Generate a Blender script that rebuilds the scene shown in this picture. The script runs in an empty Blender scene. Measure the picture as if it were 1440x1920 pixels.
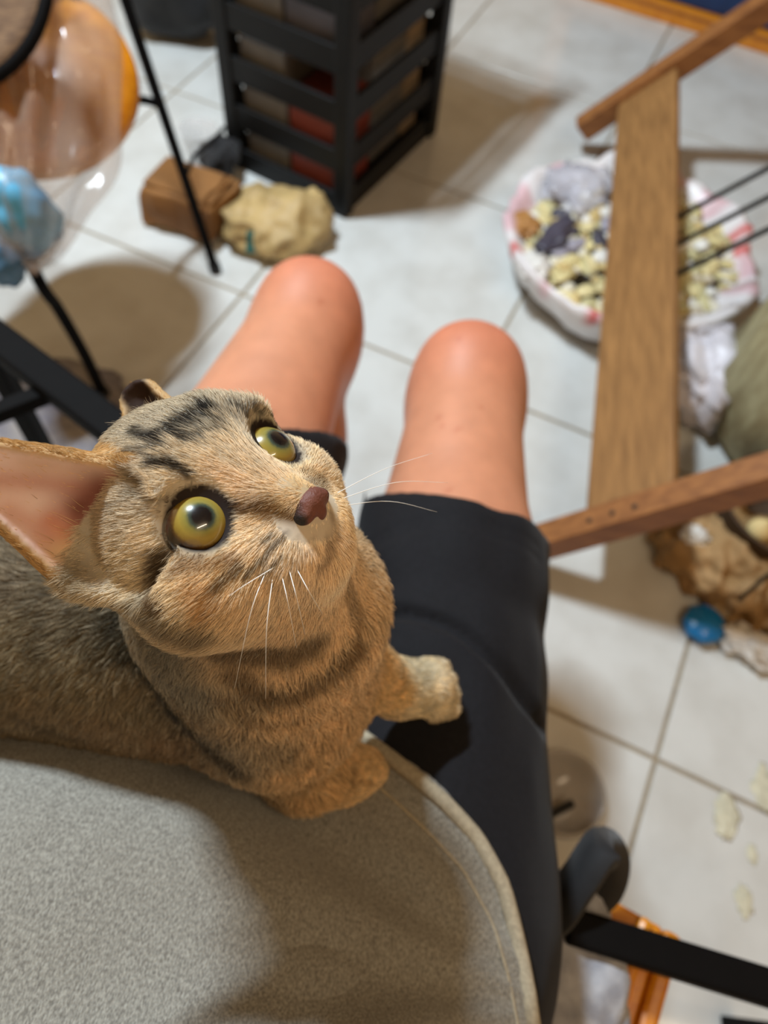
import bpy, bmesh, math, random
import numpy as np
from mathutils import Vector, Matrix
from mathutils.bvhtree import BVHTree

random.seed(4)
rng = np.random.default_rng(7)
SC = bpy.context.scene
COL = SC.collection

# ------------------------------------------------------------------ camera, world, light, exposure
FPX, PITCH, ROLL, CH = 1425.0, 59.0, 7.25, 1.15
_t, _r = math.radians(90 - PITCH), math.radians(ROLL)
CR = np.array([[1, 0, 0], [0, math.cos(_t), -math.sin(_t)], [0, math.sin(_t), math.cos(_t)]]) @ \
    np.array([[math.cos(_r), -math.sin(_r), 0], [math.sin(_r), math.cos(_r), 0], [0, 0, 1]])
EYE = np.array([0, 0, CH])
cam_data = bpy.data.cameras.new('camera')
cam = bpy.data.objects.new('camera', cam_data)
COL.objects.link(cam)
cam.matrix_world = Matrix.Translation((0, 0, CH)) @ Matrix(CR.tolist()).to_4x4()
cam_data.sensor_width = 36.0
cam_data.lens = FPX / 1920 * 36
cam_data.clip_start = 0.02
cam_data.dof.use_dof = True
cam_data.dof.focus_distance = 0.27
cam_data.dof.aperture_fstop = 7.4
SC.camera = cam

world = bpy.data.worlds.new('world')
SC.world = world
world.use_nodes = True
world.node_tree.nodes['Background'].inputs[0].default_value = (1.0, 0.86, 0.68, 1)
world.node_tree.nodes['Background'].inputs[1].default_value = 0.13

SC.view_settings.view_transform = 'Standard'
SC.view_settings.look = 'None'
SC.view_settings.exposure = 0.0
SC.view_settings.gamma = 1.0
SC.view_settings.use_curve_mapping = False


def area_light(name, loc, target, sx, sy, power, color):
    l = bpy.data.lights.new(name, 'AREA')
    l.shape = 'RECTANGLE'
    l.size, l.size_y, l.energy, l.color = sx, sy, power, color
    o = bpy.data.objects.new(name, l)
    COL.objects.link(o)
    o.location = loc
    o.rotation_euler = (Vector(target) - Vector(loc)).to_track_quat('-Z', 'Y').to_euler()
    return o


area_light('tube_light_cool', (-0.78, 1.28, 2.5), (-0.55, 1.1, 0), 0.36, 0.07, 84, (0.78, 0.90, 1.0))
area_light('tube_light_warm', (0.95, -0.45, 2.5), (0.7, -0.1, 0), 1.2, 0.07, 15, (1.0, 0.76, 0.50))


# ------------------------------------------------------------------ helpers
def ray(px, py):
    return CR @ np.array([(px - 720) / FPX, -(py - 960) / FPX, -1.0])


def at(px, py, d):
    """point at depth d on the sight line of a photo pixel"""
    return EYE + d * ray(px, py)


def onz(px, py, z):
    """point at height z on the sight line of a photo pixel"""
    d = ray(px, py)
    return EYE + (z - CH) / d[2] * d


def lin(c):
    c = np.asarray(c, float) / 255.0
    return np.where(c <= 0.04045, c / 12.92, ((c + 0.055) / 1.055) ** 2.4)


def rgba(c):
    return (*[float(v) for v in lin(c)], 1.0)


def mat(name, c, rough=0.6, var=0.12, scale=20.0, bump=0.0, bscale=200.0, c2=None, metal=0.0, spec=0.5, trans=0.0,
        alpha=1.0, coat=0.0, detail=4.0, attr=None, sheen=0.0, sss=0.0, stretch=None, lo=0.35, hi=0.65):
    m = bpy.data.materials.new(name)
    m.use_nodes = True
    nt = m.node_tree
    b = nt.nodes['Principled BSDF']
    b.inputs['Roughness'].default_value = rough
    b.inputs['Metallic'].default_value = metal
    b.inputs['Specular IOR Level'].default_value = spec
    b.inputs['Transmission Weight'].default_value = trans
    b.inputs['Alpha'].default_value = alpha
    b.inputs['Coat Weight'].default_value = coat
    b.inputs['Coat Roughness'].default_value = 0.08
    b.inputs['Sheen Weight'].default_value = sheen
    if sss:
        b.inputs['Subsurface Weight'].default_value = sss
        b.inputs['Subsurface Radius'].default_value = (0.012, 0.004, 0.002)
        b.inputs['Subsurface Scale'].default_value = 1.0
    tc = nt.nodes.new('ShaderNodeTexCoord')
    mp = nt.nodes.new('ShaderNodeMapping')
    if stretch:
        mp.inputs['Scale'].default_value = stretch
    nt.links.new(tc.outputs['Object'], mp.inputs[0])
    n = nt.nodes.new('ShaderNodeTexNoise')
    n.inputs['Scale'].default_value = scale
    n.inputs['Detail'].default_value = detail
    nt.links.new(mp.outputs[0], n.inputs['Vector'])
    ramp = nt.nodes.new('ShaderNodeValToRGB')
    ramp.color_ramp.elements[0].position = lo
    ramp.color_ramp.elements[1].position = hi
    a = lin(c)
    if c2 is None:
        lo_c, hi_c = a * (1 - var), np.minimum(a * (1 + var), 1)
    else:
        lo_c, hi_c = a, lin(c2)
    ramp.color_ramp.elements[0].color = (*lo_c, 1)
    ramp.color_ramp.elements[1].color = (*hi_c, 1)
    nt.links.new(n.outputs['Fac'], ramp.inputs[0])
    out = ramp.outputs[0]
    if attr:
        at_n = nt.nodes.new('ShaderNodeAttribute')
        at_n.attribute_name = attr
        mx = nt.nodes.new('ShaderNodeMix')
        mx.data_type = 'RGBA'
        mx.blend_type = 'MULTIPLY'
        mx.inputs[0].default_value = 1.0
        nt.links.new(at_n.outputs['Color'], mx.inputs[6])
        nt.links.new(ramp.outputs[0], mx.inputs[7])
        out = mx.outputs[2]
    nt.links.new(out, b.inputs['Base Color'])
    if bump:
        n2 = nt.nodes.new('ShaderNodeTexNoise')
        n2.inputs['Scale'].default_value = bscale
        n2.inputs['Detail'].default_value = 3
        nt.links.new(mp.outputs[0], n2.inputs['Vector'])
        bp = nt.nodes.new('ShaderNodeBump')
        bp.inputs['Strength'].default_value = bump
        bp.inputs['Distance'].default_value = 0.002
        nt.links.new(n2.outputs['Fac'], bp.inputs['Height'])
        nt.links.new(bp.outputs[0], b.inputs['Normal'])
    return m


def link(name, me, m=None, parent=None, smooth=True):
    o = bpy.data.objects.new(name, me)
    COL.objects.link(o)
    if m is not None and not me.materials:
        me.materials.append(m)
    if smooth and len(me.polygons):
        me.polygons.foreach_set('use_smooth', np.ones(len(me.polygons), bool))
    if parent is not None:
        o.parent = parent
        o.matrix_parent_inverse = parent.matrix_world.inverted()
    return o


def tag(o, label=None, cat=None, group=None, kind=None):
    if label: o['label'] = label
    if cat: o['category'] = cat
    if group: o['group'] = group
    if kind: o['kind'] = kind
    return o


def thing(name, label, cat, loc=(0, 0, 0), group=None):
    o = bpy.data.objects.new(name, None)
    COL.objects.link(o)
    o.location = [float(v) for v in loc]
    o.matrix_world = Matrix.Translation(o.location)
    o.empty_display_size = 0.05
    return tag(o, label, cat, group)


def mesh(name, v, f):
    me = bpy.data.meshes.new(name)
    me.from_pydata([tuple(map(float, p)) for p in v], [], [tuple(map(int, q)) for q in f])
    me.update()
    return me


def bm_mesh(name, bm):
    me = bpy.data.meshes.new(name)
    bm.normal_update()
    bm.to_mesh(me)
    bm.free()
    return me


def box_bm(c, size, axes=None, bevel=0.003, seg=2, bm=None):
    own = bm is None
    b = bmesh.new()
    bmesh.ops.create_cube(b, size=1.0)
    for v in b.verts:
        v.co = Vector((v.co.x * size[0], v.co.y * size[1], v.co.z * size[2]))
    if bevel:
        bmesh.ops.bevel(b, geom=list(b.edges), offset=bevel, segments=seg, affect='EDGES', profile=0.5)
    M = Matrix.Identity(3) if axes is None else Matrix(np.array(axes).T.tolist())
    for v in b.verts:
        v.co = M @ v.co + Vector([float(x) for x in c])
    if own:
        return b
    me = bm_mesh('tmp', b)
    bm.from_mesh(me)
    bpy.data.meshes.remove(me)
    return bm


def box(name, c, size, m, parent=None, axes=None, bevel=0.003):
    return link(name, bm_mesh(name, box_bm(c, size, axes, bevel)), m, parent, smooth=False)


def bar(name, a, b, w, h, m, parent=None, up=(0, 0, 1), bevel=0.002):
    a, b = np.array(a, float), np.array(b, float)
    d = b - a
    L = np.linalg.norm(d)
    d /= L
    s = np.cross(up, d)
    s /= np.linalg.norm(s)
    u = np.cross(d, s)
    return box(name, (a + b) / 2, (L, w, h), m, parent, (d, s, u), bevel)


def tube_geo(pts, rad, n=10):
    pts = np.array(pts, float)
    rad = np.broadcast_to(np.asarray(rad, float), (len(pts),))
    T = np.gradient(pts, axis=0)
    T /= np.linalg.norm(T, axis=1)[:, None] + 1e-12
    ref = np.array([0.0, 0, 1]) if abs(T[0][2]) < 0.9 else np.array([1.0, 0, 0])
    V, F = [], []
    s = np.cross(T[0], ref)
    s /= np.linalg.norm(s)
    for i in range(len(pts)):
        s = s - T[i] * (s @ T[i])
        s /= np.linalg.norm(s)
        u = np.cross(T[i], s)
        for k in range(n):
            a = 2 * math.pi * k / n
            V.append(pts[i] + rad[i] * (math.cos(a) * s + math.sin(a) * u))
        if i:
            for k in range(n):
                F.append(((i - 1) * n + k, (i - 1) * n + (k + 1) % n, i * n + (k + 1) % n, i * n + k))
    V += [pts[0], pts[-1]]
    e = len(V)
    L = (len(pts) - 1) * n
    for k in range(n):
        F.append((e - 2, (k + 1) % n, k))
        F.append((e - 1, L + k, L + (k + 1) % n))
    return V, F


def tube(name, pts, rad, m, parent=None, n=10):
    return link(name, mesh(name, *tube_geo(pts, rad, n)), m, parent)


def spline(pts, n=24):
    """Catmull-Rom through pts"""
    P = np.array(pts, float)
    P = np.vstack([2 * P[0] - P[1], P, 2 * P[-1] - P[-2]])
    out = []
    S = len(P) - 3
    per = max(2, n // S)
    for i in range(S):
        for t in np.linspace(0, 1, per, endpoint=False):
            a, b, c, d = P[i:i + 4]
            out.append(0.5 * (2 * b + (c - a) * t + (2 * a - 5 * b + 4 * c - d) * t * t + (3 * b - a - 3 * c + d) * t ** 3))
    out.append(P[-2])
    return np.array(out)


def lathe(name, prof, m, parent=None, n=40, center=(0, 0, 0), wob=None):
    V, F = [], []
    for j, (r, z) in enumerate(prof):
        for k in range(n):
            a = 2 * math.pi * k / n
            rr, zz = (r, z) if wob is None else wob(r, z, a, j)
            V.append((center[0] + rr * math.cos(a), center[1] + rr * math.sin(a), center[2] + zz))
        if j:
            for k in range(n):
                F.append(((j - 1) * n + k, (j - 1) * n + (k + 1) % n, j * n + (k + 1) % n, j * n + k))
    return link(name, mesh(name, V, F), m, parent)


# ---- numpy value noise
_H = rng.random(4096).astype(np.float32)


def vnoise(p, s):
    q = np.asarray(p, np.float32) * s
    i = np.floor(q).astype(np.int64)
    f = q - i
    f = f * f * (3 - 2 * f)
    out = 0
    for dx in (0, 1):
        for dy in (0, 1):
            for dz in (0, 1):
                h = ((i[..., 0] + dx) * 73856093 ^ (i[..., 1] + dy) * 19349663 ^ (i[..., 2] + dz) * 83492791) & 4095
                w = (f[..., 0] if dx else 1 - f[..., 0]) * (f[..., 1] if dy else 1 - f[..., 1]) * (f[..., 2] if dz else 1 - f[..., 2])
                out = out + w * _H[h]
    return out


# ---- signed distance fields + surface nets
class Field:
    def __init__(s, lo, hi, h):
        s.lo, s.h = np.array(lo, float), h
        n = np.ceil((np.array(hi) - s.lo) / h).astype(int) + 1
        s.ax = [(s.lo[i] + h * np.arange(n[i])).astype(np.float32) for i in range(3)]
        s.F = np.full(n, 0.08, np.float32)

    def sub(s, lo, hi):
        sl = []
        for i in range(3):
            a = int(np.clip(math.floor((lo[i] - s.lo[i]) / s.h), 0, s.F.shape[i]))
            b = int(np.clip(math.ceil((hi[i] - s.lo[i]) / s.h) + 1, 0, s.F.shape[i]))
            sl.append(slice(a, b))
        return tuple(sl), s.ax[0][sl[0]][:, None, None], s.ax[1][sl[1]][None, :, None], s.ax[2][sl[2]][None, None, :]

    def blend(s, sl, d, k, mode):
        A = s.F[sl]
        if mode == 'cut':
            d = -d
            if k <= 0:
                s.F[sl] = np.maximum(A, d)
            else:
                t = np.clip(0.5 - 0.5 * (A - d) / k * -1, 0, 1)
                t = np.clip(0.5 + 0.5 * (d - A) / k, 0, 1)
                s.F[sl] = A + (d - A) * t + k * t * (1 - t)
            return
        if k <= 0:
            s.F[sl] = np.minimum(A, d)
        else:
            t = np.clip(0.5 + 0.5 * (A - d) / k, 0, 1)
            s.F[sl] = A + (d - A) * t - k * t * (1 - t)

    def cone(s, a, b, ra, rb, k=0.01, mode='add', flat=None):
        a, b = np.array(a, float), np.array(b, float)
        pad = max(ra, rb) + 0.05
        sl, X, Y, Z = s.sub(np.minimum(a, b) - pad, np.maximum(a, b) + pad)
        if 0 in s.F[sl].shape: return
        ba = b - a
        L = max(ba @ ba, 1e-12)
        t = np.clip(((X - a[0]) * ba[0] + (Y - a[1]) * ba[1] + (Z - a[2]) * ba[2]) / L, 0, 1)
        dx, dy, dz = X - a[0] - t * ba[0], Y - a[1] - t * ba[1], Z - a[2] - t * ba[2]
        q = dx * dx + dy * dy + dz * dz
        if flat is not None:   # (unit direction, factor): squash along that direction
            u, fac = np.array(flat[0], float), flat[1]
            u = u / np.linalg.norm(u)
            e = dx * u[0] + dy * u[1] + dz * u[2]
            q = q + e * e * (1 / fac ** 2 - 1)
        s.blend(sl, np.sqrt(q) - (ra + (rb - ra) * t), k, mode)

    def ell(s, c, r, M=None, k=0.01, mode='add'):
        c, r = np.array(c, float), np.array(r, float)
        M = np.eye(3) if M is None else np.array(M, float)
        pad = r.max() + 0.05
        sl, X, Y, Z = s.sub(c - pad, c + pad)
        if 0 in s.F[sl].shape: return
        X, Y, Z = X - c[0], Y - c[1], Z - c[2]
        k0 = k1 = 0
        for i in range(3):
            e = (X * M[0, i] + Y * M[1, i] + Z * M[2, i]) / r[i]
            k0 = k0 + e * e
            k1 = k1 + (e / r[i]) ** 2
        k0 = np.sqrt(k0)
        s.blend(sl, k0 * (k0 - 1) / np.maximum(np.sqrt(k1), 1e-6), k, mode)

    def nets(s, smooth=2):
        F = s.F
        ins = F < 0
        n = np.array(F.shape) - 1
        tot = np.zeros(n, np.int8)
        for dx in (0, 1):
            for dy in (0, 1):
                for dz in (0, 1):
                    tot += ins[dx:n[0] + dx, dy:n[1] + dy, dz:n[2] + dz]
        act = (tot > 0) & (tot < 8)
        idx = np.argwhere(act)
        ID = np.full(n, -1, np.int64)
        ID[act] = np.arange(len(idx))
        acc = np.zeros((len(idx), 3))
        cnt = np.zeros(len(idx))
        for ax in range(3):
            o1, o2 = [a for a in range(3) if a != ax]
            for u in (0, 1):
                for w in (0, 1):
                    p = idx.copy()
                    p[:, o1] += u
                    p[:, o2] += w
                    q = p.copy()
                    q[:, ax] += 1
                    fa, fb = F[tuple(p.T)], F[tuple(q.T)]
                    c = (fa < 0) != (fb < 0)
                    t = np.where(c, fa / np.where(c, fa - fb, 1), 0)
                    e = p.astype(float)
                    e[:, ax] += t
                    acc[c] += e[c]
                    cnt[c] += 1
        V = s.lo + s.h * acc / cnt[:, None]
        quads = []
        for ax in range(3):
            o1, o2 = (ax + 1) % 3, (ax + 2) % 3
            a = [slice(None)] * 3
            b = [slice(None)] * 3
            a[ax], b[ax] = slice(0, -1), slice(1, None)
            A, B = ins[tuple(a)], ins[tuple(b)]
            ed = np.argwhere(A != B)
            ok = (ed[:, o1] > 0) & (ed[:, o2] > 0) & (ed[:, o1] < n[o1]) & (ed[:, o2] < n[o2])
            ed = ed[ok]
            flip = A[tuple(ed.T)]
            cs = []
            for (u, w) in ((-1, -1), (0, -1), (0, 0), (-1, 0)):
                c = ed.copy()
                c[:, o1] += u
                c[:, o2] += w
                cs.append(ID[tuple(c.T)])
            Q = np.stack(cs, 1)
            Q[~flip] = Q[~flip][:, ::-1]
            quads.append(Q)
        Q = np.concatenate(quads)
        Q = Q[(Q >= 0).all(1)]
        for _ in range(smooth):
            S = np.zeros_like(V)
            C = np.zeros(len(V))
            for i in range(4):
                a, b = Q[:, i], Q[:, (i + 1) % 4]
                for j in range(3):
                    S[:, j] += np.bincount(a, V[b, j], len(V)) + np.bincount(b, V[a, j], len(V))
                C += np.bincount(a, minlength=len(V)) + np.bincount(b, minlength=len(V))
            V = V * 0.4 + 0.6 * S / np.maximum(C, 1)[:, None]
        return V, Q


def np_mesh(name, V, Q):
    me = bpy.data.meshes.new(name)
    me.vertices.add(len(V))
    me.vertices.foreach_set('co', np.asarray(V, np.float32).ravel())
    k = Q.shape[1]
    me.loops.add(len(Q) * k)
    me.loops.foreach_set('vertex_index', Q.astype(np.int32).ravel())
    me.polygons.add(len(Q))
    me.polygons.foreach_set('loop_start', np.arange(0, len(Q) * k, k, dtype=np.int32))
    me.update(calc_edges=True)
    me.validate()
    return me


def vnormals(V, Q):
    N = np.zeros_like(V)
    fn = np.cross(V[Q[:, 2]] - V[Q[:, 0]], V[Q[:, 3]] - V[Q[:, 1]])
    for i in range(4):
        for j in range(3):
            N[:, j] += np.bincount(Q[:, i], fn[:, j], len(V))
    return N / (np.linalg.norm(N, axis=1)[:, None] + 1e-12)


def set_color(me, name, C):
    a = me.color_attributes.new(name, 'FLOAT_COLOR', 'POINT')
    a.data.foreach_set('color', np.concatenate([C, np.ones((len(C), 1))], 1).astype(np.float32).ravel())


def blob(name, c, r, m, parent=None, M=None, rough=0.0, scale=20, seg=20, seed=0.0, crease=0.0):
    """a lumpy ellipsoid"""
    bm = bmesh.new()
    bmesh.ops.create_icosphere(bm, subdivisions=4 if seg > 16 else 3, radius=1.0)
    P = np.array([v.co[:] for v in bm.verts])
    d = 1 + rough * (vnoise(P + seed, scale) - 0.5) * 2
    if crease:
        d += crease * (np.abs(vnoise(P + seed + 7, scale * 1.7) - 0.5) * 4 - 1)
    P = P * d[:, None] * np.array(r)
    if M is not None:
        P = P @ np.array(M).T
    P = P + np.array(c)
    for v, p in zip(bm.verts, P):
        v.co = p
    return link(name, bm_mesh(name, bm), m, parent)


# ------------------------------------------------------------------ materials
M_TILE = mat('glazed_tile', (205, 207, 204), rough=0.16, c2=(190, 190, 185), scale=9, spec=0.5, lo=0.4, hi=0.72)
M_GROUT = mat('grout', (150, 138, 118), rough=0.9, scale=60)
M_WALL = mat('painted_wall', (196, 166, 124), rough=0.9, scale=8, var=0.04)
M_BLACKM = mat('black_metal', (7, 6, 6), rough=0.7, scale=60, spec=0.1)
M_BLACKP = mat('black_plastic', (15, 15, 15), rough=0.5, scale=40, spec=0.25)
M_ORANGE = mat('orange_varnished_wood', (220, 142, 26), rough=0.3, c2=(200, 118, 14), scale=9, stretch=(2, 14, 14), coat=0.4)
M_PINE = mat('weathered_pine', (160, 116, 66), rough=0.6, c2=(126, 88, 46), scale=7, stretch=(14, 1.2, 14), lo=0.3, hi=0.7, bump=0.15, bscale=60)
M_RAIL = mat('brown_pine', (158, 104, 54), rough=0.55, c2=(124, 76, 36), scale=7, stretch=(2, 14, 8), lo=0.3, hi=0.7)
M_CLEAR = mat('clear_plastic_film', (190, 168, 150), rough=0.14, alpha=0.30, spec=1.0, scale=14)
M_BAGW = mat('white_plastic_bag', (226, 222, 222), rough=0.35, scale=12, var=0.05, attr='tint', spec=0.5)
M_SCRAP = mat('scraps', (255, 255, 255), rough=0.6, scale=60, var=0.18, attr='tint')
M_KRAFT = mat('kraft_paper', (128, 86, 40), rough=0.75, scale=14, var=0.18)
M_BEIGE = mat('beige_bag', (172, 146, 96), rough=0.6, scale=16, var=0.2)
M_TEAL = mat('teal_print', (40, 92, 84), rough=0.6)
M_SACK = mat('woven_sack', (176, 168, 130), rough=0.7, c2=(140, 128, 92), scale=22, bump=0.4, bscale=160, stretch=(2, 2, 0.7))
M_BROWNC = mat('brown_cloth', (128, 98, 56), rough=0.85, c2=(170, 136, 92), scale=16, bump=0.4, bscale=90, detail=6)
M_BLUE = mat('blue_plastic', (10, 112, 176), rough=0.3)
M_LBLUE = mat('light_blue', (96, 176, 214), rough=0.35, c2=(70, 140, 180), scale=9)
M_NAVY = mat('navy_panel', (18, 48, 92), rough=0.5)
M_WHITE = mat('white_paper', (214, 212, 206), rough=0.7, scale=30, var=0.08)
M_CREAM = mat('cream_skin', (222, 198, 140), rough=0.5, scale=30)
M_DARKBASKET = mat('dark_basket', (64, 44, 24), rough=0.7, scale=50, var=0.3)
M_GREYCLOTH = mat('grey_cloth', (172, 174, 180), rough=0.9, c2=(140, 142, 150), scale=60, bump=0.3, bscale=500, stretch=(1, 1, 1))
M_BLACKC = mat('black_cloth', (20, 20, 22), rough=0.8, scale=80, var=0.2, sheen=0.1)
M_WICKER = mat('wicker', (120, 92, 64), rough=0.8, c2=(84, 60, 40), scale=60, stretch=(1, 6, 1))
M_ITEM = [mat('item_grey', (122, 120, 118), rough=0.6), mat('item_red', (140, 66, 56), rough=0.6), mat('item_slate', (98, 98, 110), rough=0.6),
          mat('item_tan', (172, 152, 128), rough=0.6)]

# ------------------------------------------------------------------ room
yaw = math.radians(-19.407)
DA, DB = np.array([math.cos(yaw), math.sin(yaw), 0]), np.array([-math.sin(yaw), math.cos(yaw), 0])
TA, TB, A0, B0 = 0.523, 0.540, 0.3238, 0.4516
floor = box('floor', (0.2, 1.0, -0.02), (4.4, 4.4, 0.034), M_GROUT, bevel=0)
tag(floor, kind='structure')
tile_me = bm_mesh('tile', box_bm((0, 0, 0), (TA - 0.007, TB - 0.007, 0.008), (DA, DB, (0, 0, 1)), 0.0012, 1))
tile_me.materials.append(M_TILE)
for i in range(-6, 6):
    for j in range(-4, 7):
        c = DA * (A0 + (i + 0.5) * TA) + DB * (B0 + (j + 0.5) * TB)
        if -1.85 < c[0] < 2.2 and -1.0 < c[1] < 3.1:
            o = link('tile', tile_me, parent=floor, smooth=False)
            o.location = (c[0], c[1], -0.004 + 0.0006 * random.random())
for nm, c, s in (('wall_back', (0.2, 3.25, 1.33), (4.5, 0.1, 2.72)), ('wall_front', (0.2, -1.25, 1.33), (4.5, 0.1, 2.72)),
                 ('wall_left', (-2.05, 1.0, 1.33), (0.1, 4.5, 2.72)), ('wall_right', (2.45, 1.0, 1.33), (0.1, 4.5, 2.72)),
                 ('ceiling', (0.2, 1.0, 2.74), (4.6, 4.6, 0.1))):
    tag(box(nm, c, s, M_WALL, bevel=0), kind='structure')

# dried stains on the tiles at lower right
M_STAIN = mat('dried_stain', (200, 198, 176), rough=0.5, scale=50)
for n_, (px, py, r) in enumerate(((1360, 1530, 0.028), (1435, 1480, 0.03), (1395, 1690, 0.018), (1410, 1600, 0.012))):
    p = onz(px, py, 0.001)
    o = blob('floor_stain', p, (r * 0.6, r, 0.0012), M_STAIN, rough=0.5, scale=3, seed=n_ * 3.1)
    tag(o, ['pale dried splash on floor tile right of the black strap loop', 'pale dried splash at the very edge of the floor tile beside the grout cross',
            'faint cream drip on the floor tile above the black steel bar', 'small faint cream drip just below the larger dried splash'][n_], 'stain')

# ------------------------------------------------------------------ person: body, shorts, t-shirt
HIP_R, KNEE_R, ANK_R = np.array([0.055, 0.03, 0.560]), np.array([0.072, 0.545, 0.530]), np.array([0.06, 0.47, 0.09])
HIP_L, KNEE_L, ANK_L = np.array([-0.185, 0.06, 0.555]), np.array([-0.112, 0.615, 0.525]), np.array([-0.13, 0.46, 0.09])
CHEST = np.array([-0.035, -0.36, 0.93])
PELV = np.array([-0.04, -0.03, 0.550])
WAIST = np.array([-0.045, -0.10, 0.565])


def add_body(fd, off=0.0, legs=True, k=0.03):
    for hip, kn, an in ((HIP_R, KNEE_R, ANK_R), (HIP_L, KNEE_L, ANK_L)):
        mid = hip + (kn - hip) * 0.55
        th = 1.0 if kn[0] > 0 else 1.12
        fd.cone(hip, mid, 0.084 * th + off, 0.074 * th + off, k)
        fd.cone(mid, kn, 0.074 * th + off, 0.054 + off, k)
        if legs:
            fd.ell(kn + np.array([0, 0.008, 0.008]), (0.052, 0.052, 0.052), None, 0.03)
            fd.ell(kn + np.array([0, -0.03, -0.02]), (0.056, 0.06, 0.055), None, 0.03)
            calf = kn + (an - kn) * 0.32 + np.array([0, -0.02, 0])
            fd.cone(kn + np.array([0, -0.015, -0.02]), calf, 0.050, 0.055, 0.03)
            fd.cone(calf, an, 0.055, 0.036, 0.03)
            fd.cone(an, an + np.array([0, -0.05, -0.05]), 0.036, 0.036, 0.02)
            fd.cone(an + np.array([0, -0.03, -0.055]), an + np.array([0.01, 0.15, -0.065]), 0.033, 0.024, 0.02)
            for t in range(5):
                x = (t - 2) * 0.018 + 0.01
                fd.cone(an + np.array([x * 0.8, 0.12, -0.067]), an + np.array([x, 0.185 - abs(t - 1) * 0.008, -0.076]), 0.014, 0.011, 0.006)
    fd.ell(PELV, (0.16 + off, 0.135 + off, 0.085 + off), None, 0.05)
    fd.cone(WAIST, CHEST, 0.115 + off, 0.125 + off, 0.06)
    fd.cone(WAIST + [0.05, 0, 0], CHEST + [0.055, 0, 0], 0.105 + off, 0.12 + off, 0.06)
    fd.cone(WAIST - [0.05, 0, 0], CHEST - [0.055, 0, 0], 0.105 + off, 0.12 + off, 0.06)


fb = Field((-0.33, -0.62, -0.01), (0.26, 0.92, 1.16), 0.006)
add_body(fb)
fb.cone(CHEST, CHEST + np.array([0, -0.14, 0.17]), 0.06, 0.055, 0.05)      # neck, behind the lens
V, Q = fb.nets(3)
V[:, 2] = np.maximum(V[:, 2], 0.002)
me = np_mesh('person', V, Q)
skin = lin((198, 136, 104)) * np.ones((len(V), 3))
for kn in (KNEE_R, KNEE_L):
    w = np.exp(-(np.linalg.norm(V - (kn + [0, .05, 0.02]), axis=1) / 0.075) ** 2)[:, None]
    skin = skin * (1 - 0.75 * w) + lin((198, 106, 78)) * 0.75 * w
nz = vnoise(V, 60)[:, None]
skin = skin * (0.93 + 0.14 * nz) * np.array([1, 1, 1])
sp = (vnoise(V, 230) > 0.93)[:, None]
skin = np.where(sp, skin * np.array([0.86, 0.72, 0.68]), skin)
set_color(me, 'tint', skin)
M_SKIN = mat('skin', (255, 255, 255), rough=0.5, scale=90, var=0.05, attr='tint', bump=0.12, bscale=500, sss=0.12, spec=0.4)
person = link('person', me, M_SKIN)
tag(person, 'person sitting in grey t-shirt and black shorts with bare knees, kitten on lap', 'person')

# shorts
M_SHORTS = mat('black_jersey', (17, 17, 21), rough=0.8, scale=300, var=0.2, bump=0.15, bscale=900, sheen=0.06, spec=0.2)
fs = Field((-0.34, -0.26, 0.38), (0.27, 0.50, 0.76), 0.004)
for hip, kn, sgn in ((HIP_R, KNEE_R, 1), (HIP_L, KNEE_L, -1)):
    d = (kn - hip)
    p1, p2, p3 = hip + d * 0.34, hip + d * 0.50, hip + d * 0.80
    q_ = 0.0 if sgn > 0 else 0.008
    fs.cone(hip, p1, 0.100 + q_, 0.088 + q_, 0.03)
    fs.cone(p1, p2, 0.088 + q_, 0.083 + q_, 0.01)
    fs.cone(hip + d * 0.49, p3, 0.088 + q_, 0.086 + q_, 0.004)
fs.ell(PELV, (0.172, 0.15, 0.098), None, 0.05)
# hem planes, tilted like the photographed hems
sl, X, Y, Z = fs.sub((-1, -1, 0), (1, 1, 1))
hem = np.where(X > -0.02, Y - 0.345 + 0.12 * (X - 0.06), Y - 0.392 - 0.5 * (X + 0.1)) + 0.25 * (Z - 0.60)
fs.F = np.maximum(fs.F, hem.astype(np.float32))
V, Q = fs.nets(2)
wr = vnoise(V * np.array([1, .5, 1]), 34) - 0.5
grv = np.zeros(len(V))
for dep, wid, pl in ((0.0085, 0.0055, [(600, 1125, .64), (690, 1112, .65), (770, 1122, .655), (860, 1165, .65), (930, 1235, .64), (985, 1310, .615), (1010, 1370, .58)]),
                     (0.0014, 0.0030, [(640, 1010, .62), (720, 962, .64), (830, 945, .645), (920, 972, .635), (1000, 1040, .59)]),
                     (0.0014, 0.0030, [(640, 1026, .62), (720, 978, .64), (830, 960, .645), (915, 988, .635), (1000, 1060, .59)])):
    sp_ = spline([onz(*p) for p in pl], 24)
    d_ = np.full(len(V), 9.0)
    for a, b in zip(sp_[:-1], sp_[1:]):
        ba = (b - a)[:2]
        t = np.clip(((V[:, :2] - a[:2]) @ ba) / (ba @ ba), 0, 1)
        d_ = np.minimum(d_, np.linalg.norm(V[:, :2] - a[:2] - t[:, None] * ba, axis=1))
    grv += dep * np.exp(-(d_ / wid) ** 2) * (V[:, 2] > 0.56)
    if dep > .004:   # the folded cuff stands proud of the leg above the groove
        side = np.exp(-((d_ - 0.016) / 0.012) ** 2) * 0.0
V = V + vnormals(V, Q) * (wr * 0.006 - grv)[:, None]
sh_o = link('shorts', np_mesh('shorts', V, Q), M_SHORTS, person)
tag(sh_o, 'black jersey shorts with folded cuffs')

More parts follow.
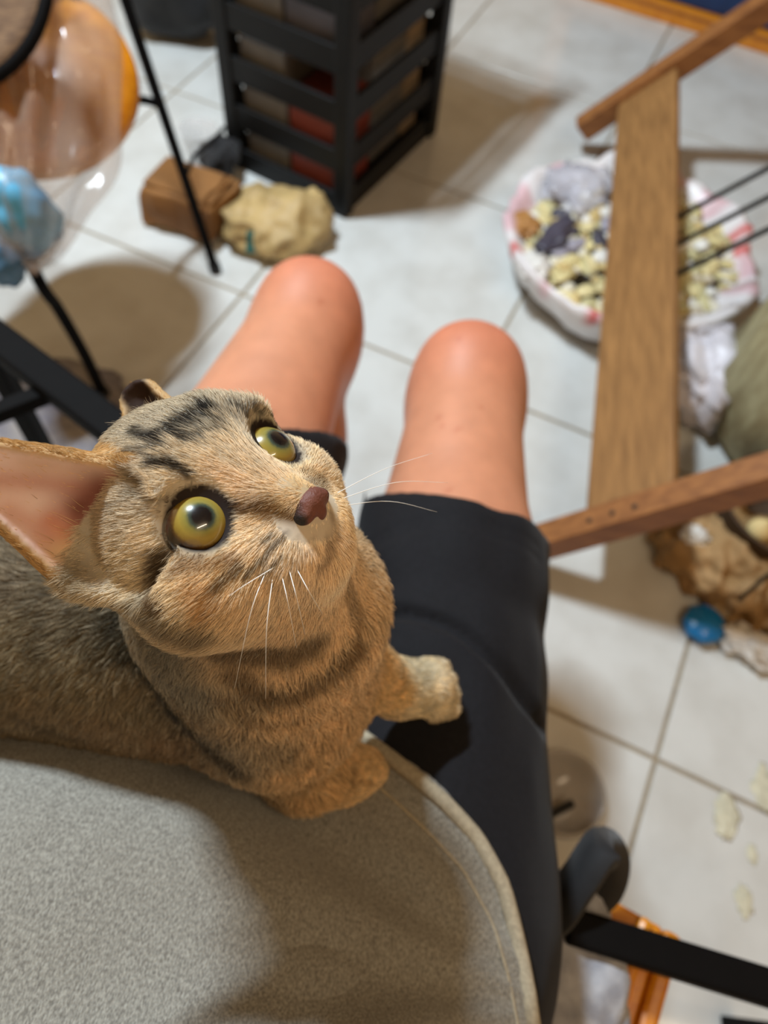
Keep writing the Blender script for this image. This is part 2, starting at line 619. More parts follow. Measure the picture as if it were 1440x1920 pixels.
# t-shirt: the draped hull of torso, lap and hips, cut along its hem line
M_SHIRT = mat('heather_grey_knit', (160, 158, 148), rough=0.9, c2=(108, 105, 98), scale=1100, detail=3, bump=0.6, bscale=1300, sheen=0.2, spec=0.2, stretch=(1.0, 0.45, 0.6), lo=0.33, hi=0.68)
ft = Field((-0.36, -0.62, 0.44), (0.26, 0.34, 1.10), 0.004)
ft.ell(PELV, (0.182, 0.165, 0.108), None, 0.05)
for hip, kn in ((HIP_R, KNEE_R), (HIP_L, KNEE_L)):
    ft.cone(hip, hip + (kn - hip) * 0.55, 0.120 if kn[0] < 0 else 0.102, 0.112 if kn[0] < 0 else 0.093, 0.08)
for e in (-0.06, 0, 0.06):
    ft.cone(WAIST + [e * .9, 0, 0], CHEST + [e, 0, 0], 0.128, 0.14, 0.07)
ft.ell((-0.15, -0.006, 0.652), (0.15, 0.105, 0.088), None, 0.05)
V, Q = ft.nets(1)
_tr = BVHTree.FromPolygons([Vector(v) for v in V], [tuple(q) for q in Q.tolist()])
HEM = [(-0.40, 0.27), (-0.25, 0.22), (-0.12, 0.185)]
for q in ((600, 1300), (680, 1352), (760, 1415), (840, 1485), (900, 1550), (950, 1640), (980, 1740), (997, 1830), (1008, 1915)):
    h_ = _tr.ray_cast(Vector(EYE), Vector(ray(*q)))
    if h_[0] is not None: HEM.append((h_[0].x, h_[0].y))
_e = HEM[-1]
HEM += [(_e[0] + 0.012, _e[1] - 0.08), (_e[0] + 0.04, -0.30), (_e[0] + 0.07, -0.7)]
HEM = np.array(HEM)


def hem_y(x):
    return np.interp(x, HEM[:, 0], HEM[:, 1])


sl, X, Y, Z = ft.sub((-1, -1, 0), (1, 1, 2))
# drape: pull the underside away, keep a 9 mm cloth
g = ft.F.copy()
ft.F = np.maximum(g, -(g + 0.009))
cut = ((Y - hem_y(X)) * 0.75).astype(np.float32)
ft.F = np.maximum(ft.F, cut)
ft.F = np.maximum(ft.F, (0.47 - Z + 0 * X).astype(np.float32))
V, Q = ft.nets(2)
N = vnormals(V, Q)
# soft folds radiating from the right hip
c0 = at(1010, 1900, 0.48)
ang = np.arctan2(V[:, 1] - c0[1], V[:, 0] - c0[0])
rr = np.linalg.norm((V - c0)[:, :2], axis=1)
fold = np.sin(ang * 17 + 5 * vnoise(V, 9)) * np.exp(-((rr - 0.12) / 0.07) ** 2) * 0.0035 + (vnoise(V, 14) - 0.5) * 0.012 + (vnoise(V, 30) - 0.5) * 0.004
V = V + N * fold[:, None]
shirt_o = link('t_shirt', np_mesh('t_shirt', V, Q), M_SHIRT, person)
tag(shirt_o, 'heather grey knit t-shirt')
shirt_tree = BVHTree.FromPolygons([Vector(v) for v in V], [tuple(q) for q in Q.tolist()])
hp, hp2 = [], []
for x in np.linspace(-0.05, HEM[11, 0], 48):
    for off, lst in ((0.007, hp), (0.026, hp2)):
        hit = shirt_tree.ray_cast(Vector((x - off * 0.35, hem_y(x) - off, 1.0)), Vector((0, 0, -1)))
        if hit[0] is not None:
            lst.append(np.array(hit[0]) + [0, 0, 0.0005])
M_HEM = mat('shirt_hem', (160, 150, 128), rough=0.9, scale=400, var=0.15)
tube('hem', hp, 0.0050, M_HEM, shirt_o, 8)
tube('seam', hp2, 0.0011, M_HEM, shirt_o, 6)

# ------------------------------------------------------------------ the kitten
HO = np.array([-0.067, 0.142, 0.895])
HM = CR @ np.array([[-.442, .704, -.556], [-.602, .226, .766], [.665, .673, .324]])
HM = np.linalg.qr(HM)[0] * np.sign(np.diag(np.linalg.qr(HM)[1]))
CM = 0.01


def hp3(x, y, z):
    return HO + HM @ (np.array([x, y, z], float) * CM)


def hdir(x, y, z):
    v = HM @ np.array([x, y, z], float)
    return v / np.linalg.norm(v)


EYEDIR = np.array([0.20, 0.90, 0.34])
EYEDIR /= np.linalg.norm(EYEDIR)
ER, LID, OPEN_R = 1.18, 1.27, 0.99
EC = {s: np.array([2.4 * s, 3.3, 0.9]) - ER * EYEDIR * [s, 1, 1] for s in (1, -1)}

ck = Field((-0.36, 0.02, 0.60), (0.09, 0.26, 0.97), 0.0017)
# skull and face (head space, centimetres)
H = lambda c, r, k=0.8, mode='add', M=None: ck.ell(hp3(*c), np.array(r) * CM, HM if M is None else HM @ M, k * CM, mode)
HC = lambda a, b, ra, rb, k=0.8, mode='add', flat=None: ck.cone(hp3(*a), hp3(*b), ra * CM, rb * CM, k * CM, mode, flat)
H((0, -0.5, 0.7), (4.2, 4.0, 3.9))
for s in (1, -1):
    H((2.7 * s, 0.9, -1.4), (2.3, 2.6, 2.2), 1.2)
    HC((1.6 * s, 1.6, 2.6), (2.6 * s, 2.3, 1.9), 1.1, 0.9, 1.0)
H((0, 2.9, -1.7), (2.1, 1.9, 1.5), 1.0)
for s in (1, -1):
    H((0.85 * s, 3.95, -2.0), (1.05, 0.95, 0.85), 0.5)
HC((0, 2.35, 1.35), (0, 4.85, -0.80), 1.25, 0.62, 0.9)
H((0, 3.75, -2.95), (1.0, 0.95, 0.75), 0.5)
for s in (1, -1):
    ck.ell(hp3(*EC[s]), np.array([LID] * 3) * CM, None, 0.35 * CM)
    d = EYEDIR * [s, 1, 1]
    a, b = hp3(*(EC[s] + d * 0.15)), hp3(*(EC[s] + d * 0.75))
    ck.cone(a, b, (OPEN_R - 0.02) * CM, OPEN_R * CM, 0.0012, 'cut')
    ck.cone(b, hp3(*(EC[s] + d * 2.6)), OPEN_R * CM, (OPEN_R + 1.3) * CM, 0.0020, 'cut')
    # tear duct notch toward the nose
    ck.cone(hp3(*(EC[s] + np.array([-0.95 * s, 0.78, -0.30]))), hp3(*(EC[s] + np.array([-1.5 * s, 1.1, -0.62]))), 0.22 * CM, 0.08 * CM, 0.001, 'cut')
# nose seat
HC((0, 4.6, -0.9), (0, 5.1, -1.05), 0.60, 0.50, 0.3)
# mouth cleft
for s in (1, -1):
    HC((0, 4.9, -2.3), (1.0 * s, 4.35, -2.75), 0.10, 0.10, 0.1, 'cut')
    HC((1.0 * s, 4.35, -2.75), (1.9 * s, 3.4, -2.6), 0.10, 0.06, 0.1, 'cut')
# ears
EAR = {1: dict(base=np.array([3.4, -0.7, 2.7]), tip=np.array([5.85, -0.75, 8.0]), op=np.array([0.55, 0.80, 0.05]), w=2.75, rt=0.30),
       -1: dict(base=(at(312, 834, 0.316) - HO) @ HM / CM, tip=(at(266, 752, 0.322) - HO) @ HM / CM, op=np.array([0.70, 0.60, 0.34]), w=1.9, rt=1.0)}
for s, e in EAR.items():
    ax = e['tip'] - e['base']
    L = np.linalg.norm(ax)
    ax = ax / L
    op = e['op'] - ax * (e['op'] @ ax)
    op /= np.linalg.norm(op)
    e['ax'], e['opn'], e['L'] = ax, op, L
    w, rt = e['w'], e['rt']
    HC(e['base'] - ax * 0.6, e['tip'], w, rt, 0.5, 'add', (HM @ op, 0.62))
    sh = op * (0.62 * w - 0.02)
    HC(e['base'] - ax * 0.3 + sh * 0.98, e['tip'] + op * (0.28 + 0.5 * (rt - 0.3)), w * 0.92, rt * 0.75, 0.12, 'cut', (HM @ op, 0.80 if s == 1 else 1.1))
# re-close the skull under the ear openings
H((0, -0.5, 0.5), (4.0, 3.9, 3.7), 0.5)
# folds inside the right ear
e = EAR[1]
sd = np.cross(e['ax'], e['opn'])
for o_, l0, l1, r0, r1 in ((0.7, 0.05, 0.55, 0.32, 0.10), (-0.5, 0.0, 0.45, 0.36, 0.10), (1.5, 0.0, 0.25, 0.45, 0.2)):
    HC(e['base'] + sd * o_ + e['ax'] * e['L'] * l0 - e['opn'] * 0.35, e['base'] + sd * o_ * 0.5 + e['ax'] * e['L'] * l1 - e['opn'] * 0.55, r0, r1, 0.35)
# neck, chest, trunk
chest_a, chest_b = at(450, 1115, 0.358), at(525, 1310, 0.418)
ck.cone(hp3(0, -1.6, -1.6), at(470, 1090, 0.355), 0.036, 0.042, 0.02)
ck.cone(hp3(0, 1.8, -2.6), at(565, 1140, 0.358), 0.024, 0.034, 0.022)
ck.cone(chest_a, chest_b, 0.052, 0.044, 0.02)
ck.cone(at(565, 1140, 0.358), at(575, 1290, 0.423), 0.034, 0.029, 0.02)
trunk = [at(400, 1170, 0.42), at(230, 1165, 0.440), at(60, 1155, 0.455), at(-150, 1170, 0.475)]
ck.cone(trunk[0], trunk[1], 0.050, 0.055, 0.025)
ck.cone(trunk[1], trunk[2], 0.055, 0.056, 0.025)
ck.cone(trunk[2], trunk[3], 0.056, 0.060, 0.025)
ck.cone(at(340, 1300, 0.44), at(60, 1235, 0.46), 0.034, 0.034, 0.03)
# hind quarters beyond the frame edge, tail curled forward
ck.ell(at(-140, 1270, 0.47), (0.05, 0.06, 0.045), None, 0.03)
ck.cone(at(-120, 1320, 0.475), at(-30, 1350, 0.485), 0.022, 0.018, 0.01)
tl = spline([trunk[3] + [-0.045, 0.02, -0.01], trunk[3] + [-0.05, 0.08, -0.035], trunk[3] + [0.01, 0.095, -0.05], trunk[3] + [0.07, 0.085, -0.06]], 12)
for i_, (a, b) in enumerate(zip(tl[:-1], tl[1:])):
    ck.cone(a, b, 0.016 - 0.0006 * i_, 0.0154 - 0.0006 * i_, 0.01)
# left foreleg (on the shorts), right foreleg (on the shirt hem)
LEGL = [at(612, 1215, 0.415), at(672, 1262, 0.447), at(745, 1290, 0.477), at(800, 1290, 0.490)]
LEGR = [at(470, 1330, 0.425), at(575, 1425, 0.455), at(640, 1452, 0.478), at(682, 1455, 0.490)]
for lg, rs in ((LEGL, (0.026, 0.0205, 0.0170, 0.0182)), (LEGR, (0.033, 0.027, 0.019, 0.019))):
    ck.cone(lg[0], lg[1], rs[0], rs[1], 0.018)
    ck.cone(lg[1], lg[2], rs[1], rs[2], 0.010)
    ck.cone(lg[2], lg[3], rs[2], rs[3], 0.010)
    fwd = lg[3] - lg[2]
    fwd = fwd - np.array([0, 0, fwd[2] * 0.6])
    fwd /= np.linalg.norm(fwd)
    side = np.cross(fwd, (0, 0, 1))
    side /= np.linalg.norm(side)
    for t in (-1.5, -0.5, 0.5, 1.5):
        o_ = lg[3] + side * t * 0.0092
        ck.cone(o_ + fwd * 0.002 - [0, 0, 0.003], o_ + fwd * (0.0175 - 0.0025 * abs(t)) - [0, 0, 0.004], 0.0080, 0.0068, 0.0008)
CV, CQ = ck.nets(2)
CN = vnormals(CV, CQ)
cat_tree = BVHTree.FromPolygons([Vector(v) for v in CV], [tuple(q) for q in CQ.tolist()])


def on_coat(px, py):
    """where the sight line of a photo pixel meets the coat"""
    h_ = cat_tree.ray_cast(Vector(EYE), Vector(ray(px, py)))
    return None if h_[0] is None else np.array(h_[0])


# coat: base colours known at places of the body, joined smoothly
BASE = [  # px, py, colour, reach (m)
    (300, 800, (150, 135, 108), .012), (380, 790, (140, 126, 98), .012), (260, 880, (168, 148, 116), .012), (240, 960, (172, 150, 116), .012),
    (330, 880, (196, 170, 128), .011), (420, 850, (206, 178, 134), .010), (450, 800, (180, 158, 122), .010), (480, 870, (196, 166, 122), .010),
    (505, 790, (206, 184, 142), .006), (440, 905, (216, 192, 156), .008), (470, 930, (206, 182, 150), .006), (520, 890, (198, 164, 116), .008),
    (560, 905, (186, 136, 66), .008), (530, 945, (170, 122, 54), .006), (545, 880, (196, 156, 96), .006), (590, 890, (190, 146, 84), .008),
    (610, 850, (206, 176, 120), .008), (585, 835, (226, 208, 176), .006), (575, 870, (222, 200, 160), .005), (640, 930, (228, 206, 160), .008),
    (645, 960, (226, 200, 152), .008), (600, 1000, (220, 190, 150), .007), (560, 1010, (226, 202, 168), .008), (530, 1030, (224, 198, 162), .008),
    (470, 985, (212, 184, 140), .008), (440, 1010, (226, 200, 160), .007), (400, 1025, (216, 186, 138), .008), (360, 1020, (212, 184, 136), .008),
    (300, 1000, (206, 178, 134), .010), (420, 1060, (196, 146, 76), .010), (480, 1060, (204, 164, 106), .010), (380, 1110, (206, 158, 92), .009),
    (340, 1110, (214, 182, 128), .009), (250, 1060, (196, 170, 124), .012), (260, 1130, (202, 176, 130), .012), (330, 1165, (206, 176, 124), .010),
    (560, 1090, (216, 184, 140), .012), (610, 1060, (220, 186, 138), .012), (645, 1020, (216, 178, 126), .008), (500, 1120, (214, 180, 132), .012),
    (560, 1160, (208, 164, 104), .015), (640, 1130, (214, 172, 114), .014), (440, 1170, (196, 158, 104), .014), (370, 1200, (160, 128, 84), .014),
    (480, 1230, (188, 142, 84), .016), (580, 1240, (206, 158, 96), .016), (660, 1180, (212, 168, 108), .012), (620, 1300, (214, 164, 100), .014),
    (540, 1330, (204, 152, 88), .016), (470, 1310, (150, 118, 74), .015), (600, 1380, (206, 152, 84), .012), (500, 1400, (150, 118, 76), .014),
    (560, 1450, (196, 144, 78), .012), (620, 1470, (190, 136, 66), .010), (690, 1450, (196, 140, 66), .010), (700, 1490, (210, 156, 84), .008),
    (720, 1270, (200, 148, 72), .010), (760, 1300, (202, 146, 64), .008), (790, 1260, (176, 158, 112), .010), (830, 1290, (214, 186, 132), .007), (800, 1320, (196, 172, 120), .008),
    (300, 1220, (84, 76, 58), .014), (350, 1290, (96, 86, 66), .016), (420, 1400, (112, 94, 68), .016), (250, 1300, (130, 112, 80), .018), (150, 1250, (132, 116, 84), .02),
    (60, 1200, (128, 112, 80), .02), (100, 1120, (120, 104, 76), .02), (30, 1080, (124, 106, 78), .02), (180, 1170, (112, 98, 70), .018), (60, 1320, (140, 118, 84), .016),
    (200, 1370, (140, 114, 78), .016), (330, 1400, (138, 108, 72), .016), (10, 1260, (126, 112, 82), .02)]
BP, BC, BR = [], [], []
for px, py, c, r in BASE:
    p = on_coat(px, py)
    if p is not None:
        BP.append(p); BC.append(lin(c)); BR.append(r)
for p, c, r in ((trunk[3] + [0, 0, .06], (120, 104, 76), .05), (trunk[3] + [0, -.05, 0], (130, 110, 80), .05), (trunk[3] + [-.06, 0, 0], (110, 94, 68), .05),
                (tl[-1], (100, 84, 60), .03), (hp3(0, -4.5, 1), (120, 105, 80), .03), (hp3(-4.2, 0, -1), (200, 172, 124), .02), (hp3(-3, 2.4, -2), (214, 184, 136), .015),
                (hp3(-4, -3, 1), (150, 130, 96), .02), (hp3(4, -3, 0), (150, 130, 96), .02), (hp3(0, 3.6, -3.6), (226, 204, 164), .015)):
    BP.append(np.asarray(p, float)); BC.append(lin(c)); BR.append(r)
BP, BC, BR = np.array(BP), np.array(BC), np.array(BR)
# tabby marks, and the painted dark gap at the right paw: polylines on the coat (px pairs), half width (m), colour, strength
DK, BN = (36, 29, 21), (92, 66, 34)
MARKS = [([(300, 868), (325, 868), (352, 884)], .0021, DK, .95), ([(262, 806), (300, 826), (335, 815), (375, 826)], .0019, DK, .9),
         ([(300, 822), (340, 800), (395, 770)], .0022, DK, .9), ([(345, 812), (400, 790), (430, 800)], .0015, DK, .6), ([(385, 762), (396, 776)], .0020, DK, .9),
         ([(438, 768), (462, 778)], .0018, DK, .85), ([(250, 842), (275, 850), (300, 842)], .0014, DK, .5), ([(420, 775), (445, 790)], .0012, DK, .45),
         ([(245, 880), (262, 905), (250, 935)], .0012, DK, .35), ([(262, 930), (285, 910)], .0012, DK, .3), ([(280, 960), (300, 940)], .001, DK, .3),
         ([(305, 1045), (300, 1085), (298, 1130)], .0032, BN, .85), ([(312, 1030), (304, 1062)], .0022, DK, .55),
         ([(340, 1060), (400, 1050), (450, 1040)], .0022, (140, 98, 48), .6), ([(412, 1090), (440, 1068), (458, 1052)], .0016, BN, .7), ([(372, 1100), (395, 1120), (390, 1140)], .0036, (178, 128, 62), .5),
         ([(430, 945), (455, 948), (490, 945)], .0020, (58, 42, 34), .95), ([(470, 945), (510, 950), (550, 968)], .0026, (120, 84, 40), .7), ([(505, 950), (545, 960)], .0024, (110, 76, 30), .6),
         ([(538, 862), (548, 880)], .0016, (80, 58, 30), .8), ([(580, 905), (600, 900), (604, 925)], .0022, (112, 84, 50), .55),
         ([(470, 1068), (505, 1030), (535, 1000)], .0008, (70, 52, 34), .75), ([(500, 1066), (530, 1036), (560, 1008)], .0007, (90, 70, 48), .7), ([(505, 1008), (522, 992)], .0008, (70, 52, 34), .6),
         ([(552, 1040), (590, 1010)], .0009, (120, 92, 64), .4), ([(618, 1000), (612, 1030), (600, 1050)], .0018, (120, 84, 56), .5), ([(622, 965), (628, 1000)], .0014, (110, 74, 50), .5),
         ([(430, 1225), (480, 1220), (540, 1225), (580, 1205)], .0070, (84, 62, 36), .7), ([(450, 1260), (500, 1300), (560, 1290), (620, 1250), (660, 1215)], .0055, (96, 70, 38), .65),
         ([(650, 1090), (668, 1150), (655, 1220)], .0035, (120, 88, 48), .5), ([(420, 1300), (470, 1340), (540, 1340)], .004, (110, 84, 50), .4),
         ([(225, 1150), (240, 1200), (290, 1270), (330, 1330)], .0075, (46, 44, 34), .75), ([(330, 1330), (390, 1390), (450, 1440)], .0060, (50, 44, 34), .7), ([(260, 1140), (330, 1180), (380, 1190)], .005, (64, 54, 38), .55),
         ([(40, 1330), (110, 1365), (200, 1390)], .004, (70, 56, 38), .45), ([(150, 1080), (170, 1150), (190, 1230)], .005, (70, 60, 42), .4), ([(60, 1050), (70, 1150), (100, 1250)], .006, (74, 64, 46), .35),
         ([(540, 1440), (570, 1420), (590, 1400)], .002, BN, .5), ([(520, 1420), (550, 1400), (570, 1380)], .002, BN, .45),
         ([(330, 800), (370, 785), (410, 772)], .0013, DK, .8), ([(350, 832), (400, 816), (425, 812)], .0010, DK, .7), ([(470, 765), (492, 776)], .0013, DK, .8), ([(285, 845), (320, 838)], .0010, DK, .7),
         ([(440, 1012), (400, 1030), (350, 1022)], .0020, (240, 220, 184), .75), ([(408, 880), (440, 900), (478, 926)], .0028, (238, 214, 184), .75), ([(545, 880), (580, 868), (594, 845)], .0020, (242, 224, 190), .75),
         ([(545, 1022), (590, 986), (616, 990)], .0028, (244, 226, 198), .75), ([(642, 918), (650, 955)], .0030, (240, 218, 176), .7), ([(502, 792), (482, 815), (506, 850)], .0016, (232, 208, 168), .65), ([(455, 985), (490, 965)], .0018, (232, 206, 168), .6),
         ([(655, 1480), (650, 1440)], .003, (90, 62, 30), .6), ([(665, 1465), (700, 1470)], .002, (110, 76, 34), .5)]  # shaded gap between right foreleg and paw, put into the coat colour
MK = []
for pl, w, c, st in MARKS:
    pts = [p for p in (on_coat(*q) for q in pl) if p is not None]
    if len(pts) >= 2:
        MK.append((np.array(pts), w, lin(c), st))


def seg_dist(P, pl):
    d = np.full(len(P), 1e3)
    for a, b in zip(pl[:-1], pl[1:]):
        ba = b - a
        t = np.clip(((P - a) @ ba) / max(ba @ ba, 1e-12), 0, 1)
        d = np.minimum(d, np.linalg.norm(P - a - t[:, None] * ba, axis=1))
    return d


def to_head(P):
    return (P - HO) @ HM / CM


def coat_color(P):
    d2 = ((P[:, None, :] - BP[None]) ** 2).sum(2)
    w = (BR[None] ** 2) / (d2 + (BR[None] * 0.35) ** 2)
    w = w ** 2 * np.sqrt(BR[None])
    C = (w @ BC) / w.sum(1)[:, None]
    j = P + (np.stack([vnoise(P + 3, 260), vnoise(P + 5, 260), vnoise(P + 9, 260)], 1) - 0.5) * 0.006
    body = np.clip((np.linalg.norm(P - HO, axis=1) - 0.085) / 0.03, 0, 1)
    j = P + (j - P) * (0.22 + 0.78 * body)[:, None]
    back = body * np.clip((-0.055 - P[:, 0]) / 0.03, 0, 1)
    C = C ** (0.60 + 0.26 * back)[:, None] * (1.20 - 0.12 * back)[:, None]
    C = C * 0.76 + 0.24 * C.mean(1)[:, None] * np.array([1.06, 1.0, 0.92])
    fleck = vnoise(P, 240) * 0.6 + vnoise(P, 520) * 0.4
    C = C * (1 + (fleck - 0.5) * (0.35 + 0.55 * body))[:, None]
    for pl, wd, c, st in MK:
        near = np.abs(j - pl.mean(0)).max(1) < 0.12
        if not near.any(): continue
        d = seg_dist(j[near], pl)
        a = st * np.exp(-(d / (wd * 1.25)) ** 4)
        C[near] = C[near] * (1 - a[:, None]) + c * a[:, None]
    return C


def ear_info(Hd):
    """inside-ear weight per point in head space"""
    ins = np.zeros(len(Hd))
    any_ = np.zeros(len(Hd))
    for s, e in EAR.items():
        q = Hd - e['base']
        t = q @ e['ax'] / e['L']
        o_ = q @ e['opn']
        w = e['w'] * (1 - np.clip(t, 0, 1)) + e['rt'] * np.clip(t, 0, 1)
        side = np.linalg.norm(q - np.outer(q @ e['ax'], e['ax']) - np.outer(o_, e['opn']), axis=1)
        an = (t > 0.02) & (t < (1.2 if s == 1 else 1.5)) & (side < w + (0.25 if s == 1 else 0.4)) & (np.abs(o_) < 2.2)
        any_ = np.where(an, s, any_)
        ins = np.where(an, np.clip((w * 0.80 - side) / 0.25, 0, 1), ins)
    return ins, any_


def eye_dist(Hd):
    d = np.full(len(Hd), 9.0)
    for s in (1, -1):
        q = Hd - EC[s]
        a = q @ (EYEDIR * [s, 1, 1])
        r = np.linalg.norm(q - np.outer(a, EYEDIR * [s, 1, 1]), axis=1)
        d = np.where(a > 0, np.minimum(d, r), d)
    return d


HdV, HdN = to_head(CV), CN @ HM
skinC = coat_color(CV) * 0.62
ed = eye_dist(HdV)
w = np.clip((1.20 - ed) / 0.10, 0, 1)[:, None]
skinC = skinC * (1 - w) + lin((34, 24, 20)) * w
ins, an = ear_info(HdV)
face_op = np.zeros(len(CV))
for s, e in EAR.items():
    face_op = np.where(an == s, (HdN @ e['opn'] > 0.05) * 1.0, face_op)
w = (ins * face_op)[:, None]
depth_in = np.zeros(len(CV))
pink = lin((240, 214, 208)) * np.ones((len(CV), 3))
tt = np.zeros(len(CV))
for s, e in EAR.items():
    tt = np.where(an == s, np.clip((HdV - e['base']) @ e['ax'] / e['L'], 0, 1), tt)
dk = np.clip((0.30 - tt) / 0.22, 0, 1)[:, None]
pink = pink * (1 - dk) + lin((198, 146, 132)) * dk
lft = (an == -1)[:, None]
pink = np.where(lft, lin((44, 27, 18)), pink)  # left ear: shade of the hollow painted into the skin colour
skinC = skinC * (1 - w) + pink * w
for pl, wd, c, st in (([(60, 870), (120, 880), (180, 885)], .006, (222, 188, 166), .8), ([(0, 900), (80, 905), (150, 915)], .004, (196, 140, 124), .7), ([(190, 915), (150, 955), (190, 1010)], .0065, (112, 62, 50), .9),
                      ([(95, 980), (125, 1015)], .004, (196, 112, 76), .7), ([(110, 1035), (165, 1050)], .006, (228, 198, 158), .8), ([(20, 960), (90, 1000)], .004, (214, 158, 142), .6)):
    pts = [p for p in (on_coat(*q) for q in pl) if p is not None]
    if len(pts) > 1:
        a_ = (st * np.exp(-(seg_dist(CV, np.array(pts)) / wd) ** 2) * (an == 1))[:, None]
        skinC = skinC * (1 - a_) + lin(c) * a_
rim = ((an != 0) * (1 - ins * face_op))[:, None]
skinC = skinC * (1 - 0.8 * rim) + lin((200, 164, 112)) * 0.8 * rim
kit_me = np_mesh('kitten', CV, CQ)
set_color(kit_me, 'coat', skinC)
M_COATSKIN = mat('coat_skin', (255, 255, 255), rough=0.7, scale=60, var=0.06, attr='coat', sss=0.08, spec=0.25)
kitten = link('kitten', kit_me, M_COATSKIN)
tag(kitten, 'brown tabby kitten with big yellow-green eyes looking up from the lap', 'cat')

# eyes
def eye_material():
    m = bpy.data.materials.new('cat_eye')
    m.use_nodes = True
    nt = m.node_tree
    b = nt.nodes['Principled BSDF']
    b.inputs['Roughness'].default_value = 0.25
    b.inputs['Coat Weight'].default_value = 1.0
    b.inputs['Coat Roughness'].default_value = 0.01
    tc = nt.nodes.new('ShaderNodeTexCoord')
    mp = nt.nodes.new('ShaderNodeMapping')
    mp.inputs['Scale'].default_value = (1.0, 1.0, 0.0)
    nt.links.new(tc.outputs['Object'], mp.inputs[0])
    ln = nt.nodes.new('ShaderNodeVectorMath')
    ln.operation = 'LENGTH'
    nt.links.new(mp.outputs[0], ln.inputs[0])
    nz_ = nt.nodes.new('ShaderNodeTexNoise')
    nz_.inputs['Scale'].default_value = 900
    nt.links.new(tc.outputs['Object'], nz_.inputs['Vector'])
    ad = nt.nodes.new('ShaderNodeMath')
    ad.operation = 'MULTIPLY_ADD'
    ad.inputs[1].default_value = 0.0006
    nt.links.new(nz_.outputs['Fac'], ad.inputs[0])
    nt.links.new(ln.outputs['Value'], ad.inputs[2])
    mr = nt.nodes.new('ShaderNodeMath')
    mr.operation = 'DIVIDE'
    mr.inputs[1].default_value = 0.0118
    nt.links.new(ad.outputs[0], mr.inputs[0])
    rp = nt.nodes.new('ShaderNodeValToRGB')
    E_ = rp.color_ramp.elements
    E_[0].position, E_[0].color = 0.0, rgba((6, 8, 12))
    E_[1].position, E_[1].color = 0.28, rgba((8, 12, 18))
    for p_, c_ in ((0.38, (58, 72, 62)), (0.48, (132, 126, 62)), (0.64, (158, 138, 60)), (0.77, (140, 116, 46)), (0.83, (84, 60, 26)), (0.9, (30, 20, 14)), (1.0, (20, 14, 10))):
        e_ = E_.new(p_)
        e_.color = rgba(c_)
    nt.links.new(mr.outputs[0], rp.inputs[0])
    nt.links.new(rp.outputs[0], b.inputs['Base Color'])
    return m


M_EYE = eye_material()
for s in (1, -1):
    bm = bmesh.new()
    bmesh.ops.create_uvsphere(bm, u_segments=48, v_segments=32, radius=ER * CM)
    o = link('eyeball', bm_mesh('eyeball', bm), M_EYE)
    zc = hdir(*(EYEDIR * [s, 1, 1]))
    xc = np.cross(hdir(0, 0, 1), zc)
    xc /= np.linalg.norm(xc)
    yc = np.cross(zc, xc)
    o.matrix_world = Matrix.Translation(hp3(*EC[s])) @ Matrix(np.stack([xc, yc, zc], 1).tolist()).to_4x4()
    mw = o.matrix_world.copy()
    o.parent = kitten
    o.matrix_world = mw
    tag(o, 'yellow-green eyeball with dark pupil')

# nose leather
nf = Field(hp3(0, 5.1, -1.1) - 0.016, hp3(0, 5.1, -1.1) + 0.016, 0.0005)
N_ = lambda c, r, k=0.2, mode='add': nf.ell(hp3(*c), np.array(r) * CM, HM, k * CM, mode)
N_((0, 5.22, -0.94), (0.66, 0.52, 0.44))
N_((0, 5.15, -1.35), (0.34, 0.48, 0.42), 0.25)
for s in (1, -1):
    N_((0.50 * s, 5.15, -1.14), (0.40, 0.44, 0.34), 0.15)
    nf.cone(hp3(0.34 * s, 5.85, -1.16), hp3(0.66 * s, 5.45, -1.32), 0.11 * CM, 0.08 * CM, 0.0006, 'cut')
nv, nq = nf.nets(2)
nme = np_mesh('nose', nv, nq)
nh = to_head(nv)
e_ = np.clip((np.abs(nh[:, 0]) - 0.62) / 0.2 + np.clip((nh[:, 2] + 0.92) / 0.22, 0, 1), 0, 1)[:, None]
set_color(nme, 'tint', lin((112, 64, 50)) * (1 - e_) + lin((30, 22, 18)) * e_)
M_NOSE = mat('nose_leather', (255, 255, 255), rough=0.6, scale=300, var=0.15, attr='tint', bump=0.3, bscale=900)
tag(link('nose', nme, M_NOSE, kitten), 'brownish pink nose leather with a dark border')

